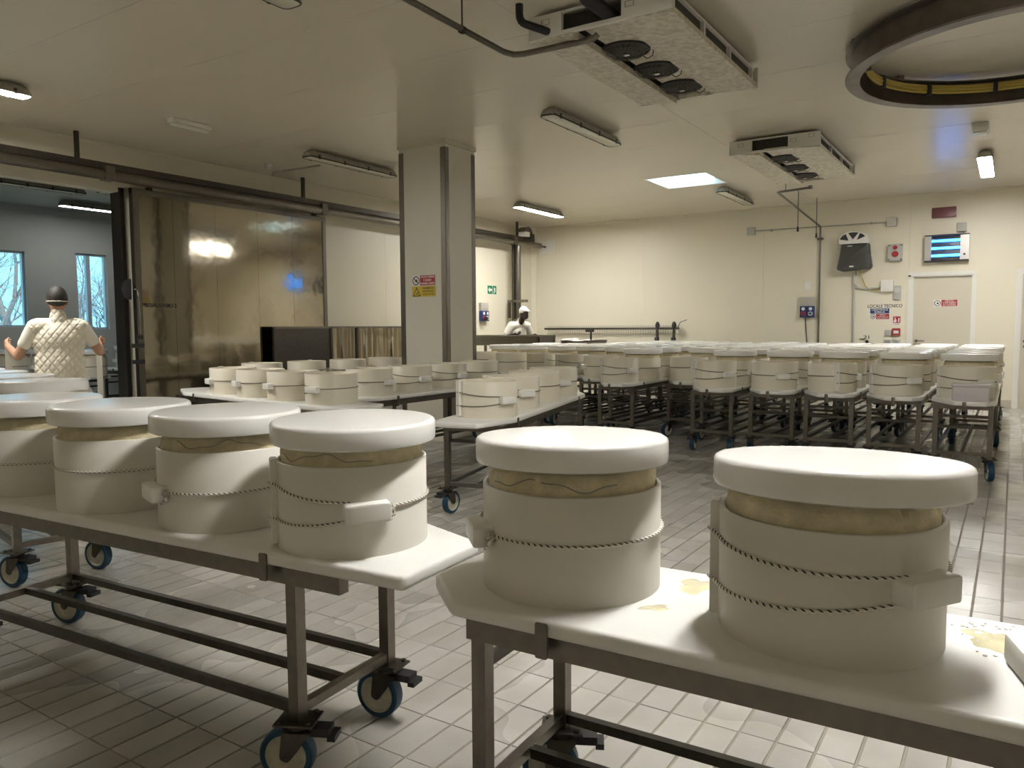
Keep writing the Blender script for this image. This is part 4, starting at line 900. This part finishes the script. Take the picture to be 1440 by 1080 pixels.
def hero(idx, x, y, strip, block, zb, du, dl, tilt, lr, lz, label, llabel, clabel, both=True, ch=.318, ldx=0, ldy=0, thread=None):
    f = facing(x, y); r = MR
    o = thing('cheese_mould', label, 'cheese mould', (x, y, ZT), f)
    link('band', band_mesh(r, M_band, 96), o)
    a_s, a_b = scr(math.radians(strip)), scr(math.radians(block))
    link('seam_strip', strip_mesh(r, a_s, M_band), o)
    q = rope_mesh(r, a_s, a_b, zb, du, dl, M_rope); d = 1 if a_b > a_s else -1; add_knot(q, r, a_b+d*.075/r*1.0, zb+.004); q.build('rope', M_rope, o)
    link('tension_block', block_mesh(r, a_b, zb), o)
    c = thing('cheese_round', clabel, 'cheese', (x, y, ZT), f); link('cheese_body', cheese_mesh(r-.0125, ch, idx, M_cloth), c)
    if thread:
        a0, a1 = (scr(math.radians(t)) for t in thread); pts = []
        for k in range(40):
            t = k/39; a = a0+(a1-a0)*t; z = ch*(.925+.035*math.sin(t*9+idx)+.012*math.sin(t*23)); rr = (r-.0125)*float(np.interp(z/ch, [.86, .90, .945, .985], [.99, .985, .965, .925]))+.004
            pts.append((rr*math.cos(a), rr*math.sin(a), min(z, ch*.975)))
        MB().tube(pts, .0016, 5).build('thread', M_thread, c)
    l = thing('mould_lid', llabel, 'lid', (x+ldx, y+ldy, lz), f); lo = link('disc', lid_mesh(lr, LH), l)
    l.rotation_euler = (0, math.radians(-tilt), f)
    return o
hero(1, -2.93, 1.685, 160, 100, .148, .09, .03, -.4, .255, 1.048, 'lidded cheese mould with one rope across its plain front on the left trolley', 'round white lid on the plain fronted mould with one rope', 'cloth wrapped cheese under the lid of the plain fronted mould', thread=None)
hero(2, -2.345, 1.735, -150, -72, .125, .06, .04, -.6, .255, 1.048, 'lidded cheese mould with knotted block, amid the moulds of the left trolley', 'round white lid on the knotted block mould of the left trolley', 'threaded cheese cloth under the lid of the knotted block mould, left trolley', thread=(-50, 30))
hero(3, -1.765, 1.770, -82, 9, .140, .060, .050, -1.0, .257, 1.050, 'lidded cheese mould with a white tension block on its front, ending the left trolley', 'round white lid on the mould at the end of the left trolley', 'cheese cloth with a wavy thread under the lid ending the left trolley', thread=(-70, 15), ldx=.02, ldy=-.01)
hero(4, -.976, 1.786, -145, -74, .145, .06, .04, 1.6, .254, 1.048, 'lidded cheese mould with a knotted white block at the end of the right trolley', 'round white lid on the mould at the end of the right trolley', 'cheese cloth with a grey thread under the lid ending the right trolley', thread=(-60, 30))
hero(5, -.332, 1.800, -86, 46, .162, .045, .070, 3.2, .262, 1.046, 'big lidded cheese mould with two ropes across the front and a white block', 'biggest round white lid, tilted slightly forward on the two rope mould', 'cloth wrapped cheese with a fold under the tilted lid of the two rope mould', ldx=.02, ldy=-.02)
hero(6, .288, 1.815, -125, -64, .031, .06, .03, 0, .255, 1.048, 'lidded cheese mould with a low block on the right trolley, past the two rope mould', 'round white lid on the mould past the two rope mould', 'cloth wrapped cheese under the lid past the two rope mould')
hero(7, -3.53, 1.655, 150, 100, .125, .07, .04, 0, .255, 1.048, 'lidded cheese mould at the end of the left trolley towards the doorway', 'round white lid on the doorway end of the left trolley', 'cloth wrapped cheese at the doorway end of the left trolley')
# whey left on the boards
M_whey = mat('whey', (.80, .74, .50), .06, var=.25, vscale=18)
def puddle(x, y, rx, ry, rz, seed, label, drops=0):
    rnd = random.Random(seed); n = 40; o = thing('whey_puddle', label, 'puddle', (x, y, ZT), rz); mb = MB()
    def blob(cx, cy, a, b, ph):
        k = [1+.22*math.sin(3*2*PI*i/n+ph)+.12*math.sin(5*2*PI*i/n+2*ph)+.08*math.sin(9*2*PI*i/n+ph*3) for i in range(n)]; vs = [(cx, cy, .0022)]
        for f, z in ((.55, .0021), (.88, .0016), (1., .0)): vs += [(cx+a*f*k[i]*math.cos(2*PI*i/n), cy+b*f*k[i]*math.sin(2*PI*i/n), z) for i in range(n)]
        fs = [(0, 1+i, 1+(i+1) % n) for i in range(n)]
        for l in range(2): fs += [(1+l*n+i, 1+(l+1)*n+i, 1+(l+1)*n+(i+1) % n, 1+l*n+(i+1) % n) for i in range(n)]
        mb.add(vs, fs)
    blob(0, 0, rx, ry, rnd.uniform(0, 6)); mb.build('film', M_whey, o, 80)
    if drops:
        mb = MB()
        for k in range(drops): mb.sphere((rnd.uniform(-rx*1.2, rx*1.4), rnd.uniform(-.10, .10), .001), (rnd.uniform(.002, .005),)*2+(.002,), 8, 5)
        d = mb.build('droplets', mat('droplet', (.92, .90, .84), .05), o, 80); d['kind'] = 'stuff'
puddle(-.008, 1.905, .060, .055, .3, 3, 'pale whey puddle with droplets on the right trolley beside the two rope mould', 40)
puddle(-.665, 1.905, .06, .045, 1.2, 5, 'pale whey puddle between the two moulds of the right trolley')
puddle(-.70, 1.70, .035, .018, .6, 6, 'small narrow whey puddle at the front edge of the right trolley')
# ---- shared meshes for the rest
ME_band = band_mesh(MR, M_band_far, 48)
ME_lid = lid_mesh(.252, LH); ME_ch_hi = cheese_mesh(MR-.0125, .318, 21, M_cloth, False); ME_ch_lo = cheese_mesh(MR-.0125, .235, 22, M_cheese, False)
VAR = []
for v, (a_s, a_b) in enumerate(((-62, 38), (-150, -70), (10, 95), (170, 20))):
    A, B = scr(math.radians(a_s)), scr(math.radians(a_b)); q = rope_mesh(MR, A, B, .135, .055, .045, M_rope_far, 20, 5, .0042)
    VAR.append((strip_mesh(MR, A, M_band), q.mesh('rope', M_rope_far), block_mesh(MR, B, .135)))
def mould(x, y, v, label, group, da=0., band=None):
    o = thing('cheese_mould', label, 'cheese mould', (x, y, ZT), facing(x, y)+da, group)
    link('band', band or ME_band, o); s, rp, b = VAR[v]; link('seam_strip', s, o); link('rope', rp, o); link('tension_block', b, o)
    return o
def lidobj(x, y, label, group, z=1.046):
    l = tag(link('mould_lid', ME_lid, None, (x, y, z), random.uniform(0, 6)), label, 'lid', group); l.rotation_euler = (random.gauss(0, .008), random.gauss(0, .008), random.uniform(0, 6)); return l
def cheese(x, y, hi, label, group): return tag(link('cheese_round', ME_ch_hi if hi else ME_ch_lo, None, (x, y, ZT), random.uniform(0, 6)), label, 'cheese', group)
ORD2 = ['nearest the front pair', 'second from the front pair', 'third from the front pair', 'nearest the doorway']
bd = Vector((math.cos(rzB), math.sin(rzB)))
for k, t in enumerate((.83, .20, -.43, -1.05)):
    p = Vector((-5.55, 2.40))+bd*t; mould(p.x, p.y, 1, 'lidded cheese mould, %s on the trolley behind the left front one' % ORD2[k], 'lidded moulds on the trolley reaching towards the doorway'); cheese(p.x, p.y, True, 'wrapped cheese, %s on the trolley behind the left front one' % ORD2[k], 'cheeses on the trolley reaching towards the doorway'); lidobj(p.x, p.y, 'white lid, %s on the trolley behind the left front one' % ORD2[k], 'lids on the trolley reaching towards the doorway')
# middle trolley
for k, (x, y, v) in enumerate(((-3.38, 4.84, 0), (-3.55, 5.45, 0), (-3.70, 6.06, 1), (-3.85, 6.68, 0))):
    mould(x, y, v, ('open cheese mould at the free end of the middle trolley', 'open cheese mould second from the free end of the middle trolley', 'open cheese mould third from the free end of the middle trolley', 'open cheese mould at the far end of the middle trolley')[k], 'open moulds on the middle trolley', (0, -.15, 0, -.25)[k]); cheese(x, y, False, 'pale cheese inside an open mould, %s of the middle trolley' % ('at the free end', 'second from the free end', 'third from the free end', 'at the far end')[k], 'cheeses on the middle trolley')
# pillar group
for k, (x, y, v) in enumerate(((-5.19, 4.96, 1), (-5.80, 5.04, 1), (-6.36, 5.12, 1), (-6.90, 5.20, 1))):
    mould(x, y, v, ('open cheese mould at the near end of the long trolley before the pillar', 'open cheese mould second from the near end of the long trolley', 'open cheese mould third from the near end of the long trolley', 'open cheese mould beside the free board of the long trolley')[k], 'open moulds on the long trolley', (.5, .1, 0, 0)[k]); cheese(x, y, k == 99, 'pale cheese inside an open mould, %s of the long trolley' % ('at the near end', 'second', 'third', 'by the free board')[k], 'cheeses on the long trolley')
for k, (x, y, v) in enumerate(((-5.46, 5.74, 3), (-5.45, 6.36, 0), (-5.45, 6.98, 0), (-5.45, 7.62, 1))):
    mould(x, y, v, 'open cheese mould, %s on the trolley beside the pillar' % ('farthest before the pillar', 'second', 'third', 'level with the pillar')[k], 'open moulds on the trolley beside the pillar', (.6, 0, .2, 0)[k]); cheese(x, y, False, 'pale cheese in the open mould, %s beside the pillar trolley' % ('farthest before the pillar', 'second', 'third', 'level with the pillar')[k], 'cheeses beside the pillar')
ax = Vector((math.cos(math.radians(82)), math.sin(math.radians(82))))
for k, t in enumerate((-1.05, -.43, .2, .83)):
    p = Vector((-7.35, 7.10))+ax*t; mould(p.x, p.y, (1, 3, 1, 1)[k], 'open cheese mould, %s on the trolley by the sliding door' % ('nearest the long trolley', 'second', 'third', 'behind the pillar')[k], 'open moulds on the trolley by the sliding door'); cheese(p.x, p.y, False, 'pale cheese in the open mould, %s by the sliding door' % ('nearest the long trolley', 'second', 'third', 'behind the pillar')[k], 'cheeses by the sliding door')
# rows before the back wall
for i, (x, y0) in enumerate(COLS):
    for rr in range(DEEP[i]):
        for k in range(4):
            y = y0+rr*2.83+(.46 if i == 0 and k == 0 and rr == 0 else .36)+k*.66+random.uniform(-.02, .02); xx = x+random.uniform(-.015, .015)
            first = rr == 0 and k == 0
            pos = '%s along the %s parked row from the door side' % (ORD[rr*4+k].replace('outermost', 'first'), ORD[i])
            v = {0: 0, 1: 0, 2: 2, 3: 3, 4: 0, 5: 2, 6: 0, 7: 1, 8: 0, 9: 2, 10: 1, 11: 0}[i] if first else random.randint(0, 3)
            if first: mould(xx, y, v, 'open cheese mould, '+pos, 'open moulds at the near ends of the rows').scale.z = 1.07; cheese(xx, y, False, 'pale cheese in an open mould, '+pos, 'cheeses at the near ends of the rows')
            else:
                mould(xx, y, v, 'lidded cheese mould, '+pos, 'lidded moulds in the rows', random.uniform(-.6, .6)); cheese(xx, y, True, 'wrapped cheese under a lid, '+pos, 'cheeses in the rows'); lidobj(xx, y, 'white round lid, '+pos, 'lids in the rows')
# next room
for k, (x, y) in enumerate(((-11.3, 8.1), (-11.9, 7.98), (-12.5, 7.86), (-13.1, 7.74), (-11.3, 6.05), (-11.9, 5.8), (-12.5, 5.56), (-13.1, 5.3))):
    nr = '%s on the next room trolley by the %s window' % (('first', 'second', 'third', 'fourth')[k % 4], ('narrow', 'wide')[k//4])
    mould(x, y, 1, 'lidded cheese mould, '+nr, 'moulds in the next room'); cheese(x, y, True, 'wrapped cheese, '+nr, 'cheeses in the next room'); lidobj(x, y, 'white lid, '+nr, 'lids in the next room')
# lilac box on the near end of the right-hand row
o = thing('plastic_box', 'pale lilac grey plastic box standing before the nearest mould of the outermost row', 'box', (-.30, 7.90, ZT))
MB().prism(rrect(-.145, .145, -.055, .055, .015), 0, .13, .006).build('tub', M_box, o); MB().prism(rrect(-.153, .153, -.062, .062, .015), .125, .155, .006).build('lid', M_box, o)

# ================================================================== PEOPLE
def capsule(mb, p0, r0, p1, r1, n=12):
    p0, p1 = Vector(p0), Vector(p1); pts = []; rs = []; d = (p1-p0).normalized()
    for k in range(5): t = PI/2*k/4; pts.append(p0-d*r0*math.cos(t)); rs.append(max(r0*math.sin(t), 1e-3))
    for k in range(5): t = PI/2*k/4; pts.append(p1+d*r1*math.sin(t)); rs.append(max(r1*math.cos(t), 1e-3))
    mb.tube(pts, rs, n)
def remesh(mb, vox, name, m, parent, smooth=4, post=None):
    me = mb.mesh(name, m, 0); t = bpy.data.objects.new(name, me); C.objects.link(t)
    a = t.modifiers.new('r', 'REMESH'); a.mode = 'VOXEL'; a.voxel_size = vox
    s = t.modifiers.new('s', 'SMOOTH'); s.iterations = smooth; s.factor = .5
    bpy.context.view_layer.update(); out = bpy.data.meshes.new_from_object(t.evaluated_get(bpy.context.evaluated_depsgraph_get())); bpy.data.objects.remove(t)
    if post: post(out)
    out.materials.clear(); out.materials.append(m); out.polygons.foreach_set('use_smooth', [True]*len(out.polygons)); return link(name, out, parent)
def hand(mb, w_, fdir, up, s=1.):
    """palm and five bent fingers closing on a bar; w_ wrist, fdir finger direction, up thumb side"""
    w_ = Vector(w_); f = Vector(fdir).normalized(); u = (Vector(up)-f*Vector(up).dot(f)).normalized(); n = f.cross(u)
    capsule(mb, w_+u*.018, .017, w_+f*.075+u*.022, .016); capsule(mb, w_-u*.016, .016, w_+f*.070-u*.024, .015); capsule(mb, w_, .019, w_+f*.07, .018)
    for k, (o_, L_) in enumerate(((.031, .036), (.011, .042), (-.010, .038), (-.029, .030))):
        b = w_+f*.080+u*o_; c = b+f*L_*.7+n*.012; e = c+n*L_*.8-f*.004; g_ = e-f*L_*.6+n*.006
        capsule(mb, b, .0085, c, .008, 8); capsule(mb, c, .008, e, .0075, 8); capsule(mb, e, .0075, g_, .007, 8)
    b = w_+f*.025+u*.034; c = b+f*.03+u*.022+n*.012; e = c+f*.024+n*.018; capsule(mb, b, .011, c, .0095, 8); capsule(mb, c, .0095, e, .008, 8)
# --- person with the quilted vest, seen from behind, pushing a cart through the doorway
P1 = Vector((-7.56, 3.775, 0)); yaw1 = math.atan2(P1.y, P1.x)-PI/2
p1 = thing('person', 'person seen from behind in a white quilted vest pushing a cart to the doorway', 'person', tuple(P1), yaw1)
mb = MB()
mb.sphere((0, .03, 1.685), (.078, .098, .122), 20, 14); mb.sphere((0, .075, 1.635), (.055, .06, .07)); mb.sphere((0, .125, 1.66), (.014, .02, .022), 8, 6)
for s in (-1, 1): mb.sphere((s*.082, .02, 1.665), (.012, .022, .034), 10, 8)
capsule(mb, (0, .0, 1.46), .062, (0, .015, 1.60), .056); capsule(mb, (-.15, 0, 1.45), .06, (.15, 0, 1.45), .06)
mb.sphere((0, .01, 1.28), (.16, .11, .2)); mb.sphere((0, .0, 1.0), (.15, .11, .16))
EL, HL, ER, HR = Vector((-.335, .03, 1.16)), Vector((-.42, .23, 1.25)), Vector((.335, .03, 1.19)), Vector((.345, .25, 1.26))
for s, e, h in ((-1, EL, HL), (1, ER, HR)):
    capsule(mb, (s*.195, 0, 1.43), .056, e, .043); capsule(mb, e, .042, h, .028); hand(mb, h, (h-e)+Vector((0, .1, .02)), (0, 0, 1))
for s in (-1, 1): capsule(mb, (s*.085, 0, .92), .085, (s*.09, .01, .50), .055); capsule(mb, (s*.09, .01, .5), .055, (s*.09, -.02, .10), .036); capsule(mb, (s*.09, -.03, .06), .04, (s*.095, .11, .045), .035)
remesh(mb, .008, 'body', M_skin, p1, 3)
mb = MB(); mb.sphere((0, .018, 1.695), (.090, .106, .122), 24, 16)
def cutz(me):
    import bmesh
    b = bmesh.new(); b.from_mesh(me); bmesh.ops.bisect_plane(b, geom=b.verts[:]+b.edges[:]+b.faces[:], plane_co=(0, .02, 1.665), plane_no=(0, .55, -1), clear_outer=True); b.to_mesh(me); b.free()
remesh(mb, .008, 'cap', M_hair, p1, 1, cutz)
MB().tube([(.09*math.cos(t), .018+.108*math.sin(t), 1.668+.0*t) for t in [PI+PI*k/16 for k in range(17)]], .004, 5).build('cap_band', M_hub, p1)
mb = MB(); capsule(mb, (-.165, 0, 1.435), .078, (.165, 0, 1.435), .078); mb.sphere((0, .01, 1.28), (.178, .128, .22)); mb.sphere((0, .0, 1.05), (.172, .13, .2))
for s, e in ((-1, EL), (1, ER)): capsule(mb, (s*.19, 0, 1.43), .073, Vector((s*.195, 0, 1.43)).lerp(e, .60), .060)
capsule(mb, (0, -.01, 1.5), .066, (0, .0, 1.535), .062)
remesh(mb, .010, 'shirt', M_shirt, p1, 3)
def quilt(me):
    for v in me.vertices:
        x, y, z = v.co; a = x*1.15
        d1 = abs(((a+z*.9)/.075) % 1-.5)*2; d2 = abs(((a-z*.9)/.075) % 1-.5)*2; k = min(1-d1, 1-d2)
        n = Vector((x*1.0, y*1.6, 0)); n = n.normalized() if n.length > 1e-4 else Vector((0, -1, 0)); v.co += n*(.010*min(1., k*3.2)-.004)
mb = MB(); capsule(mb, (-.165, -.0, 1.425), .086, (.165, 0, 1.425), .086); mb.sphere((0, .01, 1.29), (.222, .150, .22), 24, 14); mb.sphere((0, .0, 1.09), (.208, .15, .26), 24, 14); mb.lathe([(0, .90), (.19, .90), (.205, .91), (.206, 1.0), (.203, 1.1), (.17, 1.25), (0, 1.3)], 32, Matrix.Scale(.77, 4, (0, 1, 0)))
capsule(mb, (0, -.012, 1.49), .07, (0, -.004, 1.545), .062)
remesh(mb, .0075, 'vest', M_vest, p1, 8, quilt)
n = 40; prof = []
vs = [];
for j in range(9):
    t = j/8
    for i in range(n):
        a = 2*PI*i/n; r = .165+.085*t+.012*t*math.sin(a*7)+.05*t*max(0, math.cos(a))**3; vs.append((r*1.08*math.cos(a), r*.80*math.sin(a), 1.0-.36*t))
for j in range(9):
    t = 1-j/8
    for i in range(n):
        a = 2*PI*i/n; r = .160+.085*t+.012*t*math.sin(a*7)+.05*t*max(0, math.cos(a))**3; vs.append((r*1.08*math.cos(a), r*.80*math.sin(a), 1.0-.36*t))
MB().add(vs, [(j*n+i, j*n+(i+1) % n, (j+1)*n+(i+1) % n, (j+1)*n+i) for j in range(17) for i in range(n)]).build('coat_tail', M_shirt, p1, 70)
mb = MB()
for s in (-1, 1): capsule(mb, (s*.08, 0, .9), .105, (s*.09, .01, .5), .08); capsule(mb, (s*.09, .01, .5), .08, (s*.09, -.01, .09), .07)
remesh(mb, .013, 'trousers', M_shirt, p1, 3)
mb = MB()
for s in (-1, 1): capsule(mb, (s*.09, -.03, .05), .05, (s*.1, .12, .042), .042)
remesh(mb, .01, 'shoes', M_signwhite, p1, 2)
# cart in front of the person
ct = thing('push_cart', 'steel push cart with two upright posts held by the person', 'cart', tuple(P1), yaw1)
for s, hh in ((-1, HL), (1, HR)):
    xx = hh.x-.005; MB().box(xx-.025, xx+.025, hh.y+.085, hh.y+.125, .20, 1.30).build('post', mat('pale_post', (.55, .52, .44), .5), ct, 0)
MB().box(-.45, .38, .33, 1.15, .20, .24).build('platform', M_steel, ct, 0)
for sx in (-.40, .33):
    for sy in (.40, 1.05): ca = link('caster', ME_fork, ct, (sx, sy, .20), 1.5); link('tyre', ME_tyre, ca); link('hub', ME_hub, ca)
# --- man leaning at the trough
P2 = Vector((-8.50, 13.18, 0)); yaw2 = math.radians(-112)   # local +y turned towards the right of the camera
p2 = thing('person', 'man in white shirt and cap leaning over the steel trough', 'person', tuple(P2), yaw2); p2.scale = (1.06,)*3
mb = MB(); HC = Vector((0, .30, 1.585))
mb.sphere(HC, (.075, .095, .115), 18, 12); mb.sphere(HC+Vector((0, .05, -.06)), (.055, .055, .06)); mb.sphere(HC+Vector((0, .098, -.02)), (.015, .02, .024), 8, 6)
for s in (-1, 1): mb.sphere(HC+Vector((s*.078, -.005, -.02)), (.012, .02, .03), 8, 6)
capsule(mb, (0, .17, 1.40), .06, HC+Vector((0, -.02, -.07)), .055); capsule(mb, (-.15, .14, 1.36), .06, (.15, .14, 1.36), .06); mb.sphere((0, .09, 1.2), (.155, .11, .2)); mb.sphere((0, 0, .97), (.15, .11, .15))
E2 = {-1: (Vector((-.31, .10, 1.13)), Vector((-.26, .30, 1.17))), 1: (Vector((.30, .08, 1.13)), Vector((.20, .30, 1.19)))}
for s in (-1, 1):
    e, h = E2[s]; capsule(mb, (s*.19, .14, 1.35), .055, e, .043); capsule(mb, e, .042, h, .03); hand(mb, h, Vector((-s*.1, .3, .0)), (-s, 0, .2))
    capsule(mb, (s*.085, 0, .92), .09, (s*.1, .05, .5), .06); capsule(mb, (s*.1, .05, .5), .06, (s*.1, .0, .1), .04); capsule(mb, (s*.1, -.02, .05), .04, (s*.11, .12, .045), .036)
remesh(mb, .009, 'body', M_skin_dark, p2, 3)
mb = MB(); capsule(mb, (-.155, .135, 1.355), .078, (.155, .135, 1.355), .078); mb.sphere((0, .09, 1.2), (.18, .132, .21)); mb.sphere((0, .01, 1.0), (.172, .13, .16))
for s in (-1, 1): capsule(mb, (s*.185, .14, 1.35), .075, Vector((s*.19, .14, 1.35)).lerp(E2[s][0], .7), .066)
capsule(mb, (0, .16, 1.41), .07, (0, .18, 1.44), .066); remesh(mb, .011, 'shirt', M_shirt, p2, 3)
mb = MB(); mb.sphere(HC+Vector((0, -.012, .035)), (.087, .103, .095), 20, 12); mb.lathe([(0, 0), (.075, 0), (.075, .008), (0, .01)], 20, TM(HC+Vector((0, .075, .045)), -.25)); remesh(mb, .009, 'cap', M_signwhite, p2, 1, None)
mb = MB()
for s in (-1, 1): capsule(mb, (s*.08, 0, .9), .11, (s*.1, .05, .5), .085); capsule(mb, (s*.1, .05, .5), .085, (s*.1, .01, .09), .07)
remesh(mb, .013, 'trousers', M_navycloth, p2, 3)
mb = MB()
for s in (-1, 1): capsule(mb, (s*.1, -.02, .052), .052, (s*.115, .13, .044), .044)
remesh(mb, .01, 'boots', M_signwhite, p2, 2)
